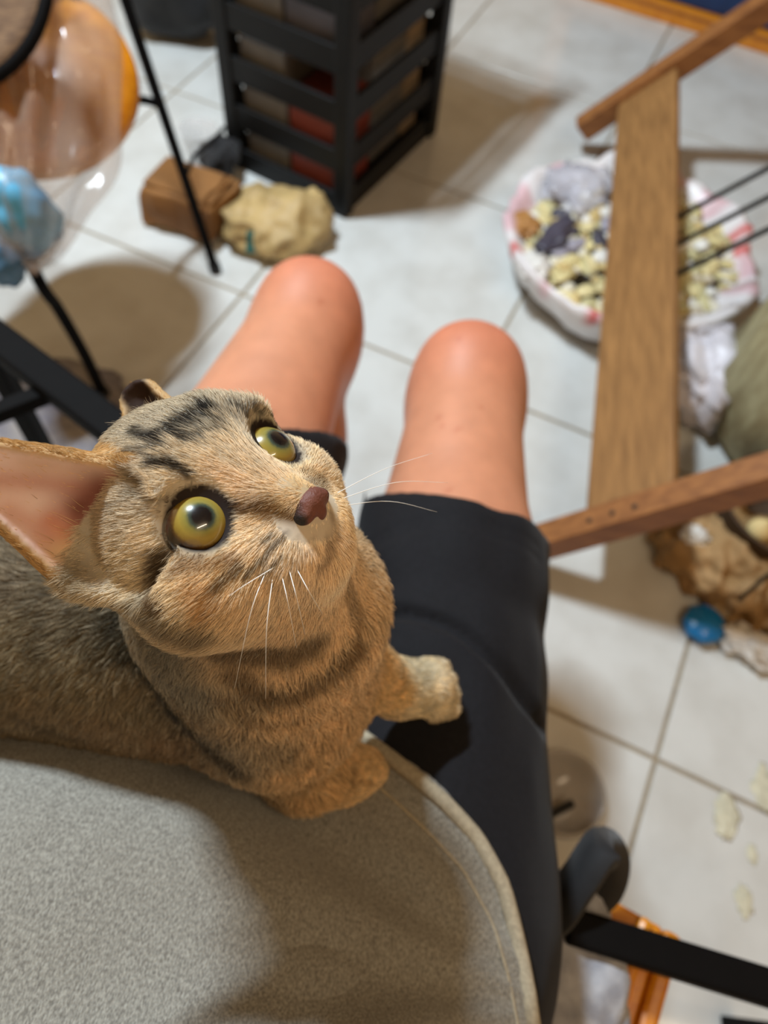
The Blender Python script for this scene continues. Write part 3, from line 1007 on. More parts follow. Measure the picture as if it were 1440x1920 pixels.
# fur strands
def make_fur(nm, n_target, weight_fn, seed):
    r_ = np.random.default_rng(seed)
    T = np.concatenate([CQ[:, [0, 1, 2]], CQ[:, [0, 2, 3]]])
    A = 0.5 * np.linalg.norm(np.cross(CV[T[:, 1]] - CV[T[:, 0]], CV[T[:, 2]] - CV[T[:, 0]]), axis=1)
    cen = CV[T].mean(1)
    wgt = A * weight_fn(cen)
    ti = r_.choice(len(T), n_target, p=wgt / wgt.sum())
    u, v = r_.random(n_target), r_.random(n_target)
    fl = u + v > 1
    u[fl], v[fl] = 1 - u[fl], 1 - v[fl]
    P = CV[T[ti, 0]] * (1 - u - v)[:, None] + CV[T[ti, 1]] * u[:, None] + CV[T[ti, 2]] * v[:, None]
    N = CN[T[ti, 0]] * (1 - u - v)[:, None] + CN[T[ti, 1]] * u[:, None] + CN[T[ti, 2]] * v[:, None]
    N /= np.linalg.norm(N, axis=1)[:, None]
    Hd, Hn = to_head(P), N @ HM
    ins, an = ear_info(Hd)
    fo = np.zeros(len(P))
    for s, e in EAR.items():
        fo = np.where(an == s, (Hn @ e['opn'] > 0.05) * 1.0, fo)
    inside = ins * fo
    ed = eye_dist(Hd)
    nosed = np.linalg.norm(Hd - [0, 5.25, -1.1], axis=1)
    keep = (ed > 1.10) & (nosed > 0.55) & (r_.random(len(P)) > np.where(an == -1, np.clip(inside * 3, 0, 1), np.clip(inside * 4, 0, 0.96)))
    P, N, Hd, an, inside, ed, nosed = P[keep], N[keep], Hd[keep], an[keep], inside[keep], ed[keep], nosed[keep]
    dh = np.linalg.norm(P - HO, axis=1)
    body = np.clip((dh - 0.06) / 0.035, 0, 1)
    # flow
    fl1 = P - hp3(0, 5.4, -0.6)
    fl1 /= np.linalg.norm(fl1, axis=1)[:, None]
    fl2 = P - hp3(0, 1.0, 1.0)
    fl2 /= np.linalg.norm(fl2, axis=1)[:, None]
    fl2 = fl2 + np.array([-0.10, 0, -0.35])
    D = fl1 * (1 - body[:, None]) + fl2 * body[:, None]
    for lg in (LEGL, LEGR):
        dl = seg_dist(P, np.array(lg[1:]))
        wl = np.clip((0.032 - dl) / 0.012, 0, 1)[:, None]
        g_ = lg[3] - lg[1]
        D = D * (1 - wl) + g_ / np.linalg.norm(g_) * wl
        body = body * (1 - 0.0 * wl[:, 0])
    for s, e in EAR.items():
        D = np.where((an == s)[:, None], HM @ e['ax'], D)
    D = D - N * (D * N).sum(1)[:, None]
    D /= np.linalg.norm(D, axis=1)[:, None] + 1e-9
    # clumpy direction jitter
    J = np.stack([vnoise(P + 11, 190), vnoise(P + 23, 190), vnoise(P + 37, 190)], 1) - 0.5
    D = D + J * (0.5 + 0.5 * body[:, None]) + r_.normal(size=P.shape) * 0.13
    D = D - N * (D * N).sum(1)[:, None]
    D /= np.linalg.norm(D, axis=1)[:, None] + 1e-9
    # length
    L = 0.0060 + 0.0038 * body
    L = np.where(nosed < 1.1, 0.0032, L)
    L = np.where((nosed >= 1.1) & (nosed < 2.5), 0.0032 + (nosed - 1.1) * 0.0026, L)
    L = L * np.clip((ed - 0.85) / 0.9, 0.30, 1)
    cheek = np.exp(-((np.abs(Hd[:, 0]) - 3.6) / 1.3) ** 2 - ((Hd[:, 1] + 0.2) / 1.6) ** 2 - ((Hd[:, 2] + 2.0) / 1.6) ** 2)
    L = L + 0.006 * cheek
    L = np.where(an == 1, 0.0042, np.where(an == -1, 0.0022, L))
    L = np.where((an == 1) & (inside > 0.02), 0.0030, L)
    tuft = (an == 1) & (np.linalg.norm(Hd - (EAR[1]['base'] + [0.6, 0.3, -0.9]), axis=1) < 1.5)
    L = np.where(tuft, 0.0085, L)
    for lg in (LEGL, LEGR):
        dl = seg_dist(P, np.array(lg[2:] + [lg[3] + (lg[3] - lg[2]) * 0.5]))
        L = np.where(dl < 0.026, 0.0034, L)
        dl2 = seg_dist(P, np.array(lg[1:3]))
        L = np.where((dl2 < 0.028) & (dl >= 0.026), 0.0055, L)
    chestw = np.exp(-(np.linalg.norm(P - at(560, 1180, 0.37), axis=1) / 0.05) ** 2)
    L = L * (1 + 0.5 * chestw) * r_.uniform(0.65, 1.2, len(P))
    lift = (0.42 + 0.15 * body) * r_.uniform(0.6, 1.3, len(P))
    lift = np.where(nosed < 1.3, 0.3, lift)
    K = 5
    pts = np.zeros((len(P), K, 3), np.float32)
    for k in range(K):
        t = k / (K - 1)
        pts[:, k] = P - N * 0.0004 + L[:, None] * (D * (t * 0.75 + 0.25 * t * t) + N * (lift * t * (1 - 0.55 * t))[:, None])
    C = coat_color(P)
    # ear hair colours
    en = (an != 0)[:, None]
    C = np.where(en & (inside > 0.3)[:, None], lin((226, 196, 158)), np.where(en, lin((196, 160, 108)), C))
    rim_ = np.clip((1.34 - ed) / 0.14, 0, 1)[:, None]
    C = C * (1 - rim_ * 0.85) + lin((44, 30, 24)) * rim_ * 0.85
    C = C * r_.uniform(0.82, 1.22, (len(P), 1))
    white = (r_.random(len(P)) < 0.05)[:, None]
    C = np.where(white, C * 0.5 + lin((235, 222, 196)) * 0.5, C)
    dark = (r_.random(len(P)) < (0.06 + 0.10 * body))[:, None]
    C = np.where(dark, C * 0.45, C)
    hc = bpy.data.hair_curves.new(nm)
    hc.add_curves([K] * len(P))
    hc.attributes['position'].data.foreach_set('vector', pts.ravel())
    ra = hc.attributes.get('radius') or hc.attributes.new('radius', 'FLOAT', 'POINT')
    base_r = (0.000085 + 0.00007 * body)[:, None] * np.array([1.0, 1.0, 0.85, 0.6, 0.15])[None]
    ra.data.foreach_set('value', base_r.astype(np.float32).ravel())
    ca = hc.attributes.new('coat', 'FLOAT_COLOR', 'CURVE')
    ca.data.foreach_set('color', np.concatenate([C, np.ones((len(C), 1))], 1).astype(np.float32).ravel())
    return hc


def fur_material():
    m = bpy.data.materials.new('fur')
    m.use_nodes = True
    nt = m.node_tree
    b = nt.nodes['Principled BSDF']
    b.inputs['Roughness'].default_value = 0.55
    b.inputs['Specular IOR Level'].default_value = 0.25
    a = nt.nodes.new('ShaderNodeAttribute')
    a.attribute_name = 'coat'
    hi_ = nt.nodes.new('ShaderNodeHairInfo')
    rp = nt.nodes.new('ShaderNodeValToRGB')
    E_ = rp.color_ramp.elements
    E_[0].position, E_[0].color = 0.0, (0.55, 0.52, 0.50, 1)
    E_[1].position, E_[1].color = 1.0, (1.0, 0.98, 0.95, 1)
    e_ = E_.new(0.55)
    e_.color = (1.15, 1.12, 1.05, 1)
    nt.links.new(hi_.outputs['Intercept'], rp.inputs[0])
    mx = nt.nodes.new('ShaderNodeMix')
    mx.data_type = 'RGBA'
    mx.blend_type = 'MULTIPLY'
    mx.inputs[0].default_value = 1.0
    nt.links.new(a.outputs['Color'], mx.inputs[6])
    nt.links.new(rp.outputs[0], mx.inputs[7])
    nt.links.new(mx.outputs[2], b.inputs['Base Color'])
    tr = nt.nodes.new('ShaderNodeBsdfTranslucent')
    nt.links.new(mx.outputs[2], tr.inputs['Color'])
    ms = nt.nodes.new('ShaderNodeMixShader')
    ms.inputs[0].default_value = 0.25
    nt.links.new(b.outputs[0], ms.inputs[1])
    nt.links.new(tr.outputs[0], ms.inputs[2])
    nt.links.new(ms.outputs[0], nt.nodes['Material Output'].inputs['Surface'])
    return m


M_FUR = fur_material()


def fur_weight(c):
    dh = np.linalg.norm(c - HO, axis=1)
    nz_ = np.linalg.norm(c - hp3(0, 5.0, -1.2), axis=1)
    return np.where(nz_ < 0.016, 9.0, np.where(nz_ < 0.03, 4.5, np.where(dh < 0.075, 2.6, np.where(dh < 0.2, 1.0, 0.75)))) * np.where(c[:, 0] < -0.3, 0.35, 1.0)


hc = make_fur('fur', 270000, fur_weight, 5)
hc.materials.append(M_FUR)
fo = bpy.data.objects.new('fur', hc)
COL.objects.link(fo)
fo.parent = kitten
tag(fo, 'brown tabby fur with dark stripes', kind='stuff')

# whiskers
M_WHISK = mat('whisker', (250, 246, 238), rough=0.3, spec=0.6)
WH = [((498, 1072), (470, 1150), (440, 1290)), ((512, 1078), (500, 1180), (498, 1310)), ((528, 1078), (540, 1130), (556, 1215)), ((542, 1068), (556, 1120), (572, 1190)),
      ((556, 1066), (580, 1110), (604, 1150)), ((520, 1060), (440, 1110), (380, 1160))]
for a, b, c in WH:
    p = on_coat(*a)
    if p is None: continue
    d0 = float(np.dot(p - EYE, -CR[:, 2]))
    pts = spline([p, at(*b, d0 - 0.006), at(*c, d0 + 0.012)], 14)
    tube('whisker', pts, np.linspace(0.00017, 0.00005, len(pts)), M_WHISK, kitten, 5)
for t, (a, b, c) in enumerate((((648, 905), (720, 880), (810, 850)), ((650, 918), (740, 905), (840, 905)), ((652, 935), (730, 940), (820, 960)))):
    p = hp3(-1.3, 4.6, -1.6 - 0.2 * t)
    d0 = float(np.dot(p - EYE, -CR[:, 2]))
    pts = spline([p, at(*b, d0 + 0.012), at(*c, d0 + 0.035)], 14)
    tube('whisker', pts, np.linspace(0.00017, 0.00005, len(pts)), M_WHISK, kitten, 5)

# ------------------------------------------------------------------ slatted black storage tower
sc0 = onz(645, 412, 0)
dl = np.array([-0.287, 0.139, 0]); WL_ = np.linalg.norm(dl); dl /= WL_
dr = np.array([0.139, 0.287, 0]); dr /= np.linalg.norm(dr)
WL_, WR_ = 0.325, 0.42
tow = thing('storage_tower', 'tall black slatted plastic storage tower standing on the tiles', 'shelf', sc0)
corners = [sc0, sc0 + dl * WL_, sc0 + dl * WL_ + dr * WR_, sc0 + dr * WR_]
TH = 0.80
for c in corners:
    inw = (corners[0] + corners[2]) / 2 - c
    inw /= np.linalg.norm(inw)
    box('post', c + inw * 0.024 + np.array([0, 0, TH / 2]), (0.036, 0.036, TH), M_BLACKP, tow, (dl, dr, (0, 0, 1)), 0.004)
for f, (a, b) in enumerate(((corners[0], corners[1]), (corners[0], corners[3]), (corners[1], corners[2]), (corners[3], corners[2]))):
    cen = (corners[0] + corners[2]) / 2
    d = (b - a) / np.linalg.norm(b - a)
    nrm = cen - (a + b) / 2
    nrm /= np.linalg.norm(nrm)
    for k in range(8):
        z = 0.026 + k * 0.105
        h = 0.052
        bar('slat', a + d * 0.03 + nrm * 0.010 + [0, 0, z], b - d * 0.03 + nrm * 0.010 + [0, 0, z], 0.010, h, M_BLACKP, tow)
for z in (0.02, 0.335, 0.65):
    box('shelf_board', (corners[0] + corners[2]) / 2 + [0, 0, z], (WL_ - 0.05, WR_ - 0.05, 0.012), M_BLACKP, tow, (dl, dr, (0, 0, 1)), 0.002)
cen = (corners[0] + corners[2]) / 2
CT = []
for tz, tn in ((0.027, 'bottom tier'), (0.342, 'upper tier')):
    for u, w, su, sw, hh, mi, cn_ in ((0.065, -0.118, 0.115, 0.13, 0.27, 0, 'grey'), (-0.062, -0.118, 0.125, 0.13, 0.285, 2, 'slate'), (0.07, 0.03, 0.10, 0.13, 0.25, 3, 'tan'), (-0.055, 0.03, 0.125, 0.13, 0.27, 0, 'grey'),
                                     (-0.01, 0.137, 0.22, 0.07, 0.26, 3, 'tan')):
        if tz < 0.1 and mi == 2: hh, cn_, mi = 0.20, 'dull red', 1
        side_ = {(-1, -1): 'at the front corner post', (1, -1): 'at the front left post', (1, 1): 'in the middle of the left side', (-1, 1): 'in the middle of the right side'}[(1 if u > 0 else -1, 1 if w > 0 else -1)]
        if w > 0.1: side_ = 'across the back'
        o = box('carton', cen + dl * u + dr * w + [0, 0, tz + hh / 2], (su, sw, hh), M_ITEM[mi], None, (dl, dr, (0, 0, 1)), 0.004)
        tag(o, cn_ + ' carton inside the slatted tower, ' + tn + ' ' + side_, 'carton', 'cartons inside the slatted tower')

# ------------------------------------------------------------------ slanted wooden rack with plank and rods
U = np.array([0.687, -0.006, 0.726]); U /= np.linalg.norm(U)
near0 = onz(1005, 1020, 0.075) - U * 0.085
far0 = onz(1090, 243, 0.06)
rk = thing('wooden_rack', 'slanted wooden frame rack with wide plank and black rods over the trash bag', 'rack', (near0[0], (near0[1] + far0[1]) / 2, 0))
nrm = np.cross(U, (0, 1, 0)); nrm /= np.linalg.norm(nrm)
RL = 0.95
bar('rail', near0 - U * 0.0, near0 + U * RL, 0.042, 0.050, M_RAIL, rk, up=-nrm)
bar('rail', far0, far0 + U * RL, 0.042, 0.050, M_RAIL, rk, up=-nrm)
PN = onz(1005, 1020, 0.075) + U * 0.165
PF = far0 + U * 0.175
pa = PN + (PF - PN) * 0.016
pb = PF - (PF - PN) * 0.016
d = (pb - pa); Lp = np.linalg.norm(d); d /= Lp
s_ = U - d * (U @ d); s_ /= np.linalg.norm(s_)
n_ = np.cross(s_, d)
plank = box('plank', (pa + pb) / 2, (0.142, Lp, 0.020), M_PINE, rk, (s_, d, n_), 0.003)
M_HOLE = mat('screw_dark', (44, 34, 24), rough=0.6)
upn = -nrm if nrm[2] < 0 else nrm
for px, py in ((1105, 976), (1148, 962), (1190, 950)):
    # screw heads on the rail's upper face
    r_ = ray(px, py)
    q0 = near0 + upn * 0.0255
    t_ = ((q0 - EYE) @ upn) / (r_ @ upn)
    p = EYE + r_ * t_
    tube('screw', [p - upn * 0.003, p + upn * 0.0012], 0.0042, M_HOLE, rk, 10)
rgt = lambda f: pa + d * (Lp * f) + s_ * 0.060
M_ROD = mat('black_rod', (26, 26, 24), rough=0.35)


def frac_of(px, py):
    best = (1e9, 0)
    for f in np.linspace(0, 1, 400):
        q = CR.T @ (rgt(f) - EYE)
        x, y = 720 + FPX * q[0] / -q[2], 960 - FPX * q[1] / -q[2]
        best = min(best, ((y - py) ** 2, f))
    return best[1]


for py in (412, 464, 518):
    a = rgt(frac_of(1258, py))
    tube('rod', [a, a + U * 0.70], 0.0052, M_ROD, rk, 10)
bar('cross_rail', near0 + U * RL * 0.985 , far0 + U * RL * 0.985, 0.034, 0.03, M_RAIL, rk)
for b0 in (near0, far0):
    top = b0 + U * RL * 0.97
    bar('leg', top, (top[0] + 0.42, top[1], 0.0), 0.034, 0.040, M_RAIL, rk, up=(0, 1, 0))

# ------------------------------------------------------------------ open trash bag
tc_ = (onz(935, 470, 0.10) + onz(1425, 470, 0.10)) / 2 + np.array([0.0, 0.03, 0])
tc_[2] = 0
tb = thing('trash_bag', 'open white and pink plastic bag full of kitchen scraps under the plank', 'bag', tc_)
TR = 0.248


def twob(r, z, a, j):
    n1 = float(vnoise(np.array([math.cos(a) * 2, math.sin(a) * 2, z * 8.0]), 1.3)) - 0.5
    n2 = float(vnoise(np.array([math.cos(a) * 2 + 9, math.sin(a) * 2, z * 14.0]), 4.0)) - 0.5
    rr = r * (1 + 0.14 * n1 + 0.07 * n2)
    return rr, max(0.002, z + (0.05 * n1 + 0.03 * n2) * (z > 0.05))


prof = [(0.02, 0.004), (0.17, 0.003), (0.21, 0.012), (0.240, 0.04), (0.256, 0.07), (0.268, 0.100), (0.270, 0.116), (0.260, 0.120), (0.248, 0.110), (0.232, 0.09), (0.20, 0.07)]
bg = lathe('bag_film', prof, M_BAGW, tb, 72, tc_, twob)
P = np.array([v.co[:] for v in bg.data.vertices])
tint = np.ones((len(P), 3))
ang = np.arctan2(P[:, 1] - tc_[1], P[:, 0] - tc_[0])
nz = vnoise(np.stack([np.cos(ang) * 3, np.sin(ang) * 3, 0 * ang], 1), 1.6)
pk = ((nz > 0.60) & (P[:, 2] > 0.085))[:, None]
tint = np.where(pk, np.array([0.92, 0.66, 0.70]), tint)
rd = ((vnoise(np.stack([np.cos(ang) * 3, np.sin(ang) * 3, 0 * ang], 1), 5) > 0.83) & (P[:, 2] > 0.08))[:, None]
tint = np.where(rd, np.array([0.8, 0.12, 0.10]), tint)
set_color(bg.data, 'tint', tint)
# scraps: one heap of many small lumps (stuff)
bm = bmesh.new()
cols = []
pal = [(228, 214, 160), (220, 206, 150), (234, 228, 206), (214, 190, 130), (238, 236, 228), (206, 198, 150)]
palD = [(74, 72, 84), (110, 104, 112), (56, 46, 38), (160, 156, 168)]
for n in range(520):
    a, r = random.uniform(0, 6.283), 0.232 * math.sqrt(random.random())
    x, y = r * math.cos(a), r * math.sin(a)
    z = 0.082 + 0.030 * (1 - (r / 0.232) ** 2) + random.uniform(-0.008, 0.008)
    s = random.uniform(0.009, 0.022)
    me_ = bpy.data.meshes.new('t')
    b2 = bmesh.new()
    bmesh.ops.create_icosphere(b2, subdivisions=2, radius=1)
    R_ = Matrix.Rotation(random.uniform(0, 6.28), 3, 'Z') @ Matrix.Rotation(random.uniform(-.7, .7), 3, 'X')
    fl = (s * random.uniform(0.8, 1.6), s * random.uniform(0.6, 1.1), s * random.uniform(0.25, 0.6))
    sd = random.random() * 50
    for v in b2.verts:
        q = v.co * (1 + 0.5 * (float(vnoise(np.array(v.co[:]) + sd, 2.0)) - 0.5))
        v.co = R_ @ Vector((q.x * fl[0], q.y * fl[1], q.z * fl[2])) + Vector((tc_[0] + x, tc_[1] + y, z))
    nv_ = len(b2.verts)
    b2.to_mesh(me_)
    b2.free()
    bm.from_mesh(me_)
    bpy.data.meshes.remove(me_)
    darkzone = -0.16 < x < 0.02 and -0.10 < y - 0.02 < 0.15
    c = random.choice(palD) if (darkzone and random.random() < 0.22) or random.random() < 0.015 else random.choice(pal)
    cols += [lin(c)] * nv_
sme = bm_mesh('food_scraps', bm)
set_color(sme, 'tint', np.array(cols))
tag(link('food_scraps', sme, M_SCRAP), 'heap of cream food scraps and peelings lying inside the open trash bag', 'scraps', kind='stuff')
M_FILM = mat('crinkled_film', (214, 214, 224), rough=0.12, alpha=0.6, scale=20, bump=0.9, bscale=60)
o = blob('plastic_film', onz(1085, 355, 0.115), (0.075, 0.085, 0.030), M_FILM, rough=0.3, scale=3.4, crease=0.18, seed=3)
tag(o, 'crumpled clear plastic film lying on the scraps in the bag', 'wrapper')
o = blob('dark_wrapper', onz(1045, 440, 0.108), (0.028, 0.07, 0.016), mat('dark_wrap', (70, 68, 82), rough=0.35), rough=0.35, scale=3.2, crease=0.15, seed=8,
         M=np.array([[.8, .6, 0], [-.6, .8, 0], [0, 0, 1]]))
tag(o, 'dark grey crumpled wrapper in the middle of the scraps', 'wrapper')
o = blob('brown_peel', onz(985, 420, 0.105), (0.03, 0.036, 0.015), mat('peel', (168, 120, 66), rough=0.5), rough=0.35, scale=3, seed=13)
tag(o, 'brown fruit peel at the rim of the trash bag', 'peel')
o = blob('white_tissue', onz(1000, 500, 0.105), (0.035, 0.04, 0.018), M_WHITE, rough=0.3, scale=3, crease=0.2, seed=21)
tag(o, 'crumpled white tissue near the rim of the trash bag', 'tissue')

o = blob('white_bag', onz(1322, 700, 0.075), (0.075, 0.10, 0.075), mat('white_bag_film', (218, 214, 220), rough=0.4, c2=(190, 186, 190), scale=10), rough=0.25, scale=2.6, crease=0.14, seed=33)
tag(o, 'tied white plastic bag between the trash bag and the woven sack', 'bag')
# ------------------------------------------------------------------ woven sack on the right
scn = np.array([0.795, 0.985, 0])


def swob(r, z, a, j):
    n1 = float(vnoise(np.array([math.cos(a) * 2, math.sin(a) * 2, z * 5.0]), 1.5)) - 0.5
    n2 = float(vnoise(np.array([math.cos(a) * 3 + 5, math.sin(a) * 3, z * 3.0]), 4)) - 0.5
    return r * (1 + 0.16 * n1 + 0.08 * n2), z * (1 + 0.06 * n1)


sk = lathe('woven_sack', [(0.01, 0.002), (0.15, 0.003), (0.19, 0.03), (0.205, 0.12), (0.20, 0.24), (0.185, 0.33), (0.14, 0.40), (0.08, 0.44), (0.045, 0.47), (0.07, 0.53), (0.06, 0.535), (0.01, 0.49)], M_SACK, None, 64, scn, swob)
tag(sk, 'olive beige woven sack standing right of the trash bag', 'sack')

# ------------------------------------------------------------------ brown cloth heap, basket with onions, blue cap, white paper
hc_ = onz(1345, 1085, 0.0) + np.array([0.03, 0.02, 0])
hp_ = Field(hc_ + [-0.22, -0.2, -0.01], hc_ + [0.26, 0.22, 0.2], 0.005)
hp_.ell(hc_ + [0, 0, 0.03], (0.13, 0.10, 0.075), None, 0.03)
hp_.ell(hc_ + [0.09, -0.02, 0.04], (0.11, 0.09, 0.07), None, 0.03)
hp_.ell(hc_ + [-0.08, 0.03, 0.02], (0.07, 0.08, 0.05), None, 0.03)
hp_.ell(hc_ + [0.02, -0.09, 0.012], (0.08, 0.04, 0.03), None, 0.03)
hv, hq = hp_.nets(2)
hv = hv + vnormals(hv, hq) * ((np.abs(vnoise(hv, 28) - 0.5) * -0.05 + (vnoise(hv, 60) - 0.5) * 0.02)[:, None])
hv[:, 2] = np.maximum(hv[:, 2], 0.001)
tag(link('cloth_heap', np_mesh('cloth_heap', hv, hq), M_BROWNC), 'crumpled brown cloth heap on the floor below the near rail', 'cloth')
bk = onz(1425, 985, 0.10)
bk[2] = 0
bk += np.array([0.035, 0.03, 0])
bsk = lathe('basket', [(0.005, 0.004), (0.075, 0.004), (0.09, 0.05), (0.10, 0.125), (0.104, 0.13), (0.098, 0.13), (0.086, 0.06), (0.07, 0.03), (0.005, 0.028)], M_DARKBASKET, None, 40, bk)
tag(bsk, 'dark brown round basket beside the brown cloth heap', 'basket')
ON = (((-0.055, 0.03, 0.125), 'small pale onion at the basket rim nearest the near rail'), ((0.0, -0.005, 0.135), 'small pale onion topmost in the middle of the dark basket'),
      ((-0.045, -0.05, 0.12), 'small pale onion at the basket rim facing the cloth heap'), ((0.05, 0.04, 0.125), 'small pale onion at the basket rim towards the woven sack'), ((0.02, -0.06, 0.115), 'small pale onion at the basket rim above the black cable'))
for (x, y, z), lab in ON:
    o = lathe('onion', [(0.0004, 0.036), (0.003, 0.028), (0.010, 0.020), (0.018, 0.010), (0.021, 0), (0.018, -0.010), (0.010, -0.017), (0.0004, -0.019)], M_CREAM, None, 18, bk + np.array([x, y, z - 0.005]))
    tag(o, lab, 'onion', 'onions in the dark basket')
bc = onz(1318, 1172, 0.014)
cap = lathe('bottle_stopper', [(0.0005, 0.0), (0.024, 0.0), (0.031, 0.004), (0.034, 0.02), (0.029, 0.028), (0.0005, 0.030)], M_BLUE, None, 32, bc - [0, 0, 0.013], lambda r, z, a, j: (r * (1 + 0.04 * math.sin(24 * a)) if 2 <= j <= 3 else r, z))
tag(cap, 'bright blue plastic cap on the floor by the brown cloth', 'cap')
o = blob('crumpled_paper', onz(1410, 1212, 0.018), (0.06, 0.030, 0.020), M_WHITE, rough=0.3, scale=3, crease=0.25, seed=5, M=np.array([[.9, .4, 0], [-.4, .9, 0], [0, 0, 1]]))
tag(o, 'crumpled white paper on the floor beside the blue cap', 'paper')
o = blob('crumpled_paper', onz(1302, 1005, 0.08), (0.022, 0.018, 0.014), M_WHITE, rough=0.3, scale=3, crease=0.2, seed=15)
tag(o, 'white paper scrap on top of the brown cloth heap', 'paper')
tube('black_cable', spline([onz(1385, 1125, 0.075), onz(1415, 1100, 0.1), onz(1450, 1075, 0.09), onz(1520, 1060, 0.006)], 20), 0.0035, M_BLACKP)
tag(bpy.data.objects['black_cable'], 'thin black cable lying over the brown cloth heap', 'cable')

# ------------------------------------------------------------------ bags in front of the tower
kp = onz(345, 440, 0)
kb = thing('paper_bag', 'folded brown kraft paper bag on the floor before the tower', 'bag', kp)
ax1 = onz(400, 500, 0) - onz(275, 455, 0); ax1 /= np.linalg.norm(ax1)
ax2 = np.array([-ax1[1], ax1[0], 0])
bm = box_bm(kp + ax2 * 0.05 + [0, 0, 0.05], (0.175, 0.13, 0.09), (ax1, ax2, (0, 0, 1)), 0.008)
bmesh.ops.subdivide_edges(bm, edges=list(bm.edges), cuts=3, use_grid_fill=True)
for v in bm.verts:
    q = np.array(v.co[:])
    v.co = Vector(q + (np.array([vnoise(q, 18), vnoise(q + 5, 18), vnoise(q + 9, 18)]) - 0.5) * [0.03, 0.03, 0.02])
    v.co.z = max(v.co.z, 0.002)
link('paper_body', bm_mesh('paper_body', bm), M_KRAFT, kb, smooth=False)
bm = box_bm(kp + ax2 * 0.05 + ax1 * 0.0 + [0, 0, 0.103], (0.16, 0.10, 0.006), (ax1, ax2, (0, 0, 1)), 0.002)
link('folded_flap', bm_mesh('folded_flap', bm), M_KRAFT, kb, smooth=False)
bs = onz(520, 445, 0)
bb = thing('beige_bag', 'crumpled beige bag with a teal stripe at the foot of the tower', 'bag', bs)
ff = Field(bs + [-0.19, -0.17, -0.01], bs + [0.2, 0.17, 0.17], 0.005)
ff.ell(bs + [0, 0, 0.04], (0.12, 0.10, 0.06), None, 0.03)
ff.ell(bs + [0.05, 0.02, 0.055], (0.075, 0.07, 0.05), None, 0.03)
ff.ell(bs + [-0.06, 0.0, 0.05], (0.06, 0.07, 0.05), None, 0.03)
v_, q_ = ff.nets(2)
v_ = v_ + vnormals(v_, q_) * ((-np.abs(vnoise(v_, 22) - 0.5) * 0.05 + (vnoise(v_, 50) - 0.5) * 0.012)[:, None])
v_[:, 2] = np.maximum(v_[:, 2], 0.001)
link('bag_body', np_mesh('bag_body', v_, q_), M_BEIGE, bb)
bt = BVHTree.FromPolygons([Vector(p) for p in v_], [tuple(q) for q in q_.tolist()])
sv, sf = [], []
rows_ = []
for py in np.linspace(432, 512, 16):
    r_ = []
    for wv in (-11, 0, 11):
        h_ = bt.ray_cast(Vector(EYE), Vector(ray(474 - (py - 432) * 0.06 + wv, py)))
        if h_[0] is not None: r_.append(np.array(h_[0]) + np.array(h_[1]) * 0.0012)
    if len(r_) == 3: rows_.append(r_)
for i, r_ in enumerate(rows_):
    sv += r_
    if i:
        b_ = (i - 1) * 3
        sf += [(b_, b_ + 1, b_ + 4, b_ + 3), (b_ + 1, b_ + 2, b_ + 5, b_ + 4)]
link('teal_stripe', mesh('teal_stripe', sv, sf), M_TEAL, bb)
# clear cup with a glint and black pouch beside the tower
M_CUP = mat('clear_cup', (225, 225, 225), rough=0.06, alpha=0.35, spec=0.8, coat=1.0)
cp = onz(375, 325, 0.0)
cu = lathe('plastic_cup', [(0.001, 0.003), (0.030, 0.003), (0.034, 0.03), (0.042, 0.09), (0.045, 0.092), (0.041, 0.09), (0.033, 0.032), (0.028, 0.007), (0.001, 0.006)], M_CUP, None, 36, cp + np.array([0, 0.03, 0]))
tag(cu, 'clear plastic cup behind the kraft bag by the tower', 'cup')
o = blob('black_pouch', onz(412, 300, 0.05), (0.045, 0.06, 0.05), M_BLACKC, rough=0.25, scale=2.4, crease=0.12, seed=31)
o.location.z += 0.003
tag(o, 'small black pouch leaning against the tower side', 'pouch')
o = blob('backpack', onz(330, -30, 0.12), (0.14, 0.11, 0.125), M_BLACKC, rough=0.2, scale=2.0, crease=0.06, seed=44)
tag(o, 'black cloth bag lying behind the orange-seat chair', 'bag')

# ------------------------------------------------------------------ blue cabinet with wooden frame, far right
ca, cb = onz(1103, 0, 0), onz(1330, 70, 0)
cd = (cb - ca); cd[2] = 0; cd /= np.linalg.norm(cd)
cn = np.array([-cd[1], cd[0], 0])
cc = thing('blue_cabinet', 'blue panelled cabinet with varnished wooden frame at the far wall', 'cabinet', (ca + cb) / 2)
c0 = ca - cd * 0.10
CW = 0.95
ax_ = (cd, cn, (0, 0, 1))
box('bottom_rail', c0 + cd * CW / 2 + cn * 0.012 + [0, 0, 0.022], (CW, 0.024, 0.044), M_ORANGE, cc, ax_)
box('trim_strip', c0 + cd * CW / 2 + cn * 0.004 + [0, 0, 0.049], (CW, 0.03, 0.010), M_ORANGE, cc, ax_)
for t in (0.03, CW - 0.03):
    box('stile', c0 + cd * t + cn * 0.013 + [0, 0, 0.385], (0.06, 0.022, 0.66), M_ORANGE, cc, ax_)
box('top_rail', c0 + cd * CW / 2 + cn * 0.012 + [0, 0, 0.745], (CW, 0.024, 0.06), M_ORANGE, cc, ax_)
box('door', c0 + cd * CW / 2 + cn * 0.024 + [0, 0, 0.385], (CW - 0.12, 0.016, 0.66), M_NAVY, cc, ax_)
box('carcass', c0 + cd * CW / 2 + cn * 0.17 + [0, 0, 0.385], (CW, 0.27, 0.77), M_ORANGE, cc, ax_)

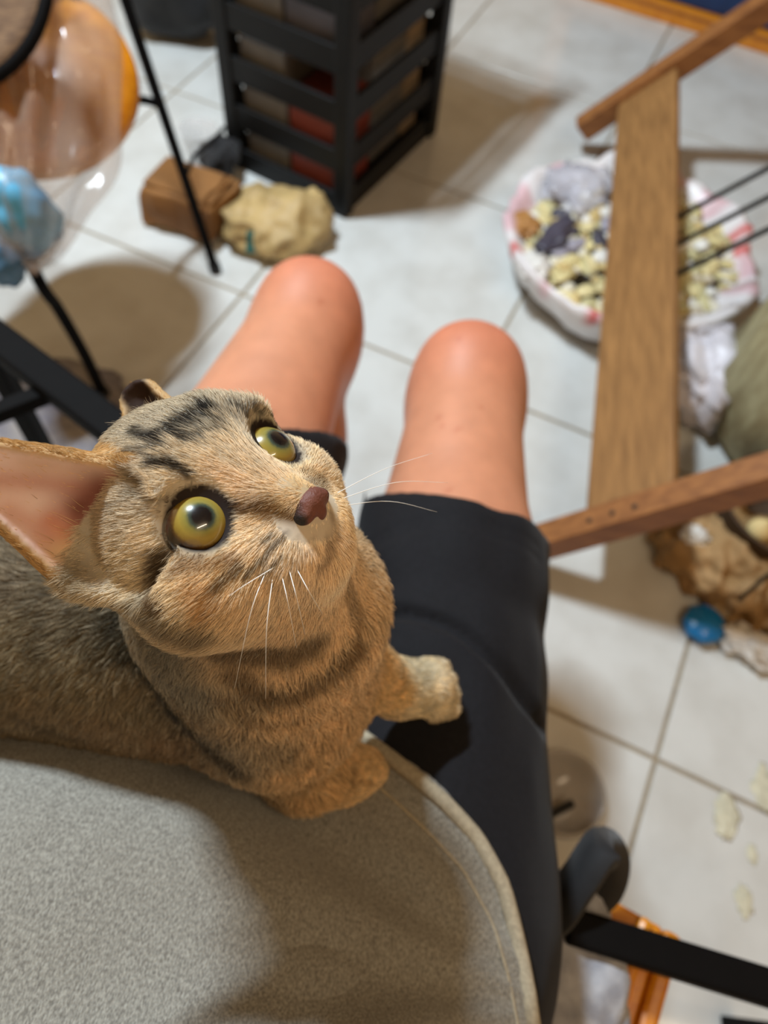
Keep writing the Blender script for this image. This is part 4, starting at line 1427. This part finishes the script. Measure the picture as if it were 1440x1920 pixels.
# ------------------------------------------------------------------ chair with round orange seat, left
seat_c = onz(62, 152, 0.45)
st = thing('round_seat_chair', 'black metal chair with round orange wooden seat behind a clear plastic bag', 'chair', (seat_c[0], seat_c[1], 0))
lathe('seat', [(0.001, -0.030), (0.11, -0.030), (0.145, -0.020), (0.158, -0.004), (0.155, 0.012), (0.14, 0.020), (0.001, 0.018)], M_ORANGE, st, 56, (0, 0, 0))
so = bpy.data.objects['seat']
so.data.transform(Matrix.Translation(seat_c.tolist()) @ Matrix.Rotation(math.radians(24), 4, 'X') @ Matrix.Rotation(math.radians(10), 4, 'Y'))
fA, fB = onz(405, 508, 0.004), onz(196, 745, 0.004)
tA = onz(218, -50, 0.50)
legA = tube('leg', spline([fA, fA + (tA - fA) * 0.5, tA, tA + (tA - fA) * 0.6], 24), 0.0095, M_BLACKM, st, 12)
tube('foot_cap', [fA - [0, 0, 0.003], fA + (tA - fA) * 0.03], 0.0125, M_BLACKP, legA, 12)
legB = tube('leg', spline([fB, onz(160, 668, 0.10), onz(110, 580, 0.20), onz(66, 512, 0.29), seat_c + np.array([-0.05, -0.12, -0.03])], 32), 0.010, M_BLACKM, st, 12)
tube('foot_cap', [fB - [0, 0, 0.003], fB + np.array([0, 0, 0.02])], 0.013, M_BLACKP, legB, 12)
for f, q in ((fA, (-0.52, 0.10)), (fB, (-0.42, -0.06))):
    g = f + np.array([q[0], q[1], 0])
    lg = tube('leg', spline([g, g * 0.5 + seat_c * 0.5 + [-0.05, 0, 0.0], seat_c + (g - seat_c) * [0.3, 0.3, 0] - [0, 0, 0.03]], 20), 0.0095, M_BLACKM, st, 12)
    tube('foot_cap', [g - [0, 0, 0.003], g + np.array([0, 0, 0.02])], 0.0125, M_BLACKP, lg, 12)
# bent stretcher from the seat to the rear leg
pA = fA + (tA - fA) * 0.62
tube('stretcher', spline([seat_c + [0.06, -0.06, -0.033], onz(196, 236, 0.385), onz(232, 200, 0.36), onz(262, 187, 0.335), pA], 24), 0.0075, M_BLACKM, st, 10)
tube('stretcher', spline([onz(352, 322, 0.20), onz(366, 290, 0.20), onz(392, 270, 0.20), onz(420, 240, 0.18)], 16), 0.004, M_BLACKM, st, 10)
# back hoop with brown wicker, at the very corner of the frame
hoopc = at(-122, -58, 0.98)
hx = CR[:, 0]; hy = CR[:, 1] * 0.9 + np.array([0, 0, 0.2]); hy /= np.linalg.norm(hy)
hy -= hx * (hx @ hy); hy /= np.linalg.norm(hy)
hn = np.cross(hx, hy)
bm = bmesh.new()
n_ring, n_seg = 6, 40
rows = [[bm.verts.new(hoopc + 0.142 * i / n_ring * (math.cos(2 * math.pi * k / n_seg) * hx + math.sin(2 * math.pi * k / n_seg) * hy) - hn * 0.02 * (1 - (i / n_ring) ** 2)) for k in range(n_seg)] for i in range(1, n_ring + 1)]
bm.faces.new(rows[0])
for i in range(1, n_ring):
    for k in range(n_seg):
        bm.faces.new((rows[i - 1][k], rows[i - 1][(k + 1) % n_seg], rows[i][(k + 1) % n_seg], rows[i][k]))
bk_ = link('backrest', bm_mesh('backrest', bm), M_WICKER, st)
sm = bk_.modifiers.new('solid', 'SOLIDIFY')
sm.thickness = 0.008
tag(bk_, 'brown wicker backrest')
tube('hoop', [hoopc + 0.145 * (math.cos(a) * hx + math.sin(a) * hy) for a in np.linspace(0, 2 * math.pi, 49)], 0.009, M_BLACKM, bk_, 12)
for sgn in (-1, 1):
    p = hoopc + hx * (-0.02 + 0.1 * sgn) + hy * 0.10
    tube('back_post', spline([p, p + np.array([-0.02, 0.10, -0.05]), seat_c + np.array([-0.06 + 0.1 * sgn, 0.13, 0.16]), seat_c + np.array([-0.06 + 0.1 * sgn, 0.12, -0.02])], 16), 0.008, M_BLACKM, st, 10)

# clear plastic bag hanging over the stool, with blue things inside
bp = Field((-0.95, 0.70, 0.2), (-0.35, 1.35, 0.85), 0.007)
bag_axis = [at(40, -60, 1.05), at(70, 120, 1.08), at(70, 300, 1.10), at(50, 420, 1.12), at(62, 505, 1.13)]
for (a, b, ra, rb) in ((0, 1, .10, .105), (1, 2, .105, .095), (2, 3, .095, .065), (3, 4, .065, .008)):
    bp.cone(bag_axis[a], bag_axis[b], ra, rb, 0.03, flat=(CR[:, 2], 0.55))
v_, q_ = bp.nets(2)
n__ = vnormals(v_, q_)
axd = bag_axis[3] - bag_axis[0]; axd /= np.linalg.norm(axd)
rel = v_ - bag_axis[0]
along = rel @ axd
rad = rel - np.outer(along, axd)
th = np.arctan2(rad @ CR[:, 2], rad @ CR[:, 0])
pl = np.sin(th * 11 + along * 9 + 3 * vnoise(v_, 8)) * 0.009 + (vnoise(v_, 16) - 0.5) * 0.03
v_ = v_ + n__ * pl[:, None]
pbg = thing('plastic_bag', 'clear crinkled plastic bag hanging in front of the orange chair seat', 'bag', bag_axis[3])
link('bag_film', np_mesh('bag_film', v_, q_), M_CLEAR, pbg)
tube('knot', [bag_axis[4] + (bag_axis[4] - bag_axis[3]) * -0.12, bag_axis[4] + (bag_axis[4] - bag_axis[3]) * 0.12], 0.007, M_CLEAR, pbg, 10)
o = blob('blue_pouch', at(38, 400, 1.115), (0.058, 0.040, 0.072), M_LBLUE, rough=0.2, scale=2.5, seed=51)
tag(o, 'light blue pouch inside the clear plastic bag', 'pouch')
o = blob('blue_pouch', at(8, 490, 1.13), (0.03, 0.03, 0.04), mat('dusk_blue', (60, 96, 120), rough=0.4), rough=0.2, scale=2.5, seed=57)
tag(o, 'dark blue pouch under the clear plastic bag', 'pouch')

# ------------------------------------------------------------------ black metal table frame at left
t0, t1 = onz(-60, 595, 0.50), onz(262, 840, 0.50)
tf = thing('table_frame', 'thick black metal bar frame behind the kitten', 'table', ((t0 + t1) / 2 * [1, 1, 0]))
bar('top_bar', t0, t1, 0.038, 0.022, M_BLACKM, tf, bevel=0.004)
bar('side_bar', onz(95, 735, 0.49), onz(-70, 800, 0.49), 0.018, 0.018, M_BLACKM, tf)
for p in (t0 + (t1 - t0) * 0.03, t0 + (t1 - t0) * 0.95):
    bar('leg', (p[0], p[1], 0.49), (p[0], p[1], 0.0), 0.022, 0.022, M_BLACKM, tf, up=(1, 0, 0))
pm = onz(-70, 800, 0.49)
bar('leg', (pm[0], pm[1], 0.49), (pm[0], pm[1], 0.0), 0.022, 0.022, M_BLACKM, tf, up=(1, 0, 0))

# grey printed cloth on the floor under that frame
o = blob('floor_rag', onz(90, 770, 0.008), (0.17, 0.11, 0.012), mat('rag', (150, 144, 140), rough=0.9, c2=(110, 108, 118), scale=24), rough=0.3, scale=2, crease=0.1, seed=61)
tag(o, 'flat grey rag on the floor under the black frame', 'rag')

# ------------------------------------------------------------------ chair under the person, black bar, strap loop, grey cloth, clear lid
ch = thing('wooden_chair', 'orange varnished wooden chair under the person', 'chair', (-0.03, -0.08, 0))
crn = onz(1262, 1832, 0.452)
S0 = np.array([-0.30, -0.42]); S1 = np.array([crn[0], crn[1] + 0.005])
box('seat', ((S0[0] + S1[0]) / 2, (S0[1] + 0.10) / 2 - 0.05, 0.437), (S1[0] - S0[0] - 0.06, 0.40, 0.026), M_ORANGE, ch, bevel=0.006)
ed_dir = onz(1235, 1930, 0.452) - onz(1262, 1832, 0.452)
ed_dir /= np.linalg.norm(ed_dir)
sd_dir = np.array([-ed_dir[1], ed_dir[0], 0])
if sd_dir[0] > 0: sd_dir = -sd_dir
e0 = crn - ed_dir * 0.03
box('seat_side', e0 + ed_dir * 0.20 + sd_dir * 0.055 - [0, 0, 0.012], (0.40, 0.075, 0.026), M_ORANGE, ch, (ed_dir, -sd_dir, (0, 0, 1)), 0.003)
for t, w_ in ((0.010, 0.016), (0.033, 0.012)):
    box('edge_bead', e0 + ed_dir * 0.20 + sd_dir * t - [0, 0, 0.004], (0.40, w_, 0.022), M_ORANGE, ch, (ed_dir, -sd_dir, (0, 0, 1)), 0.005)
for x, y in ((-0.24, 0.0), (0.17, -0.02), (-0.24, -0.36), (0.17, -0.36)):
    bar('leg', (x, y, 0.425), (x, y, 0), 0.03, 0.03, M_ORANGE, ch, up=(1, 0, 0))
r0, r1 = onz(1060, 1735, 0.50), onz(2000, 2025, 0.50)
bk2 = thing('steel_bar_frame', 'black steel bar frame right of the wooden chair', 'frame', ((r0 + r1) / 2 * [1, 1, 0]))
bar('top_bar', r0, r1, 0.026, 0.024, M_BLACKM, bk2, bevel=0.003)
for p in (r0 + (r1 - r0) * 0.06, r0 + (r1 - r0) * 0.95):
    bar('leg', (p[0], p[1], 0.49), (p[0], p[1], 0.0), 0.02, 0.02, M_BLACKM, bk2, up=(1, 0, 0))
# strap loop: a folded band of black webbing, ends by the hip
lp = spline([onz(985, 1640, 0.52), onz(1030, 1720, 0.50), onz(1085, 1650, 0.53), onz(1128, 1590, 0.54), onz(1146, 1620, 0.51), onz(1130, 1670, 0.49), onz(1080, 1700, 0.485), onz(1020, 1720, 0.49)], 56)
wdir = ray(1100, 1640) * -1
wdir /= np.linalg.norm(wdir)
V, F = [], []
for i, p in enumerate(lp):
    tg = lp[min(i + 1, len(lp) - 1)] - lp[max(i - 1, 0)]
    tg /= np.linalg.norm(tg)
    wv = wdir * 0.6 + np.cross(tg, wdir) * 0.8
    wv -= tg * (wv @ tg)
    wv /= np.linalg.norm(wv)
    nn = np.cross(tg, wv)
    for (a, b) in ((-1, -1), (1, -1), (1, 1), (-1, 1)):
        V.append(p + wv * 0.016 * a + nn * 0.003 * b)
    if i:
        for k in range(4):
            F.append(((i - 1) * 4 + k, (i - 1) * 4 + (k + 1) % 4, i * 4 + (k + 1) % 4, i * 4 + k))
F += [(0, 1, 2, 3), tuple(range(len(V) - 1, len(V) - 5, -1))]
o = link('strap_loop', mesh('strap_loop', V, F), M_BLACKC)
tag(o, 'looped black strap sticking out beside the hip above the bar', 'strap')
o = blob('grey_cloth', onz(1068, 1865, 0.48), (0.046, 0.095, 0.028), M_GREYCLOTH, rough=0.2, scale=2.5, crease=0.08, seed=71)
tag(o, 'folded grey cloth on the orange chair seat', 'cloth')
ld = onz(1052, 1490, 0.0)
lid = lathe('clear_lid', [(0.001, 0.004), (0.055, 0.004), (0.058, 0.001), (0.062, 0.006), (0.060, 0.022), (0.056, 0.024), (0.057, 0.008), (0.001, 0.008)], mat('grey_clear', (180, 176, 172), rough=0.2, alpha=0.5, spec=0.7), None, 48, ld + np.array([0, 0, 0.001]))
tag(lid, 'clear grey plastic lid on the floor beside the chair', 'lid')
bar('dark_stick', onz(1000, 1545, 0.032), onz(1075, 1505, 0.032), 0.012, 0.008, M_BLACKP)
tag(bpy.data.objects['dark_stick'], 'short dark stick lying across the clear lid', 'stick')
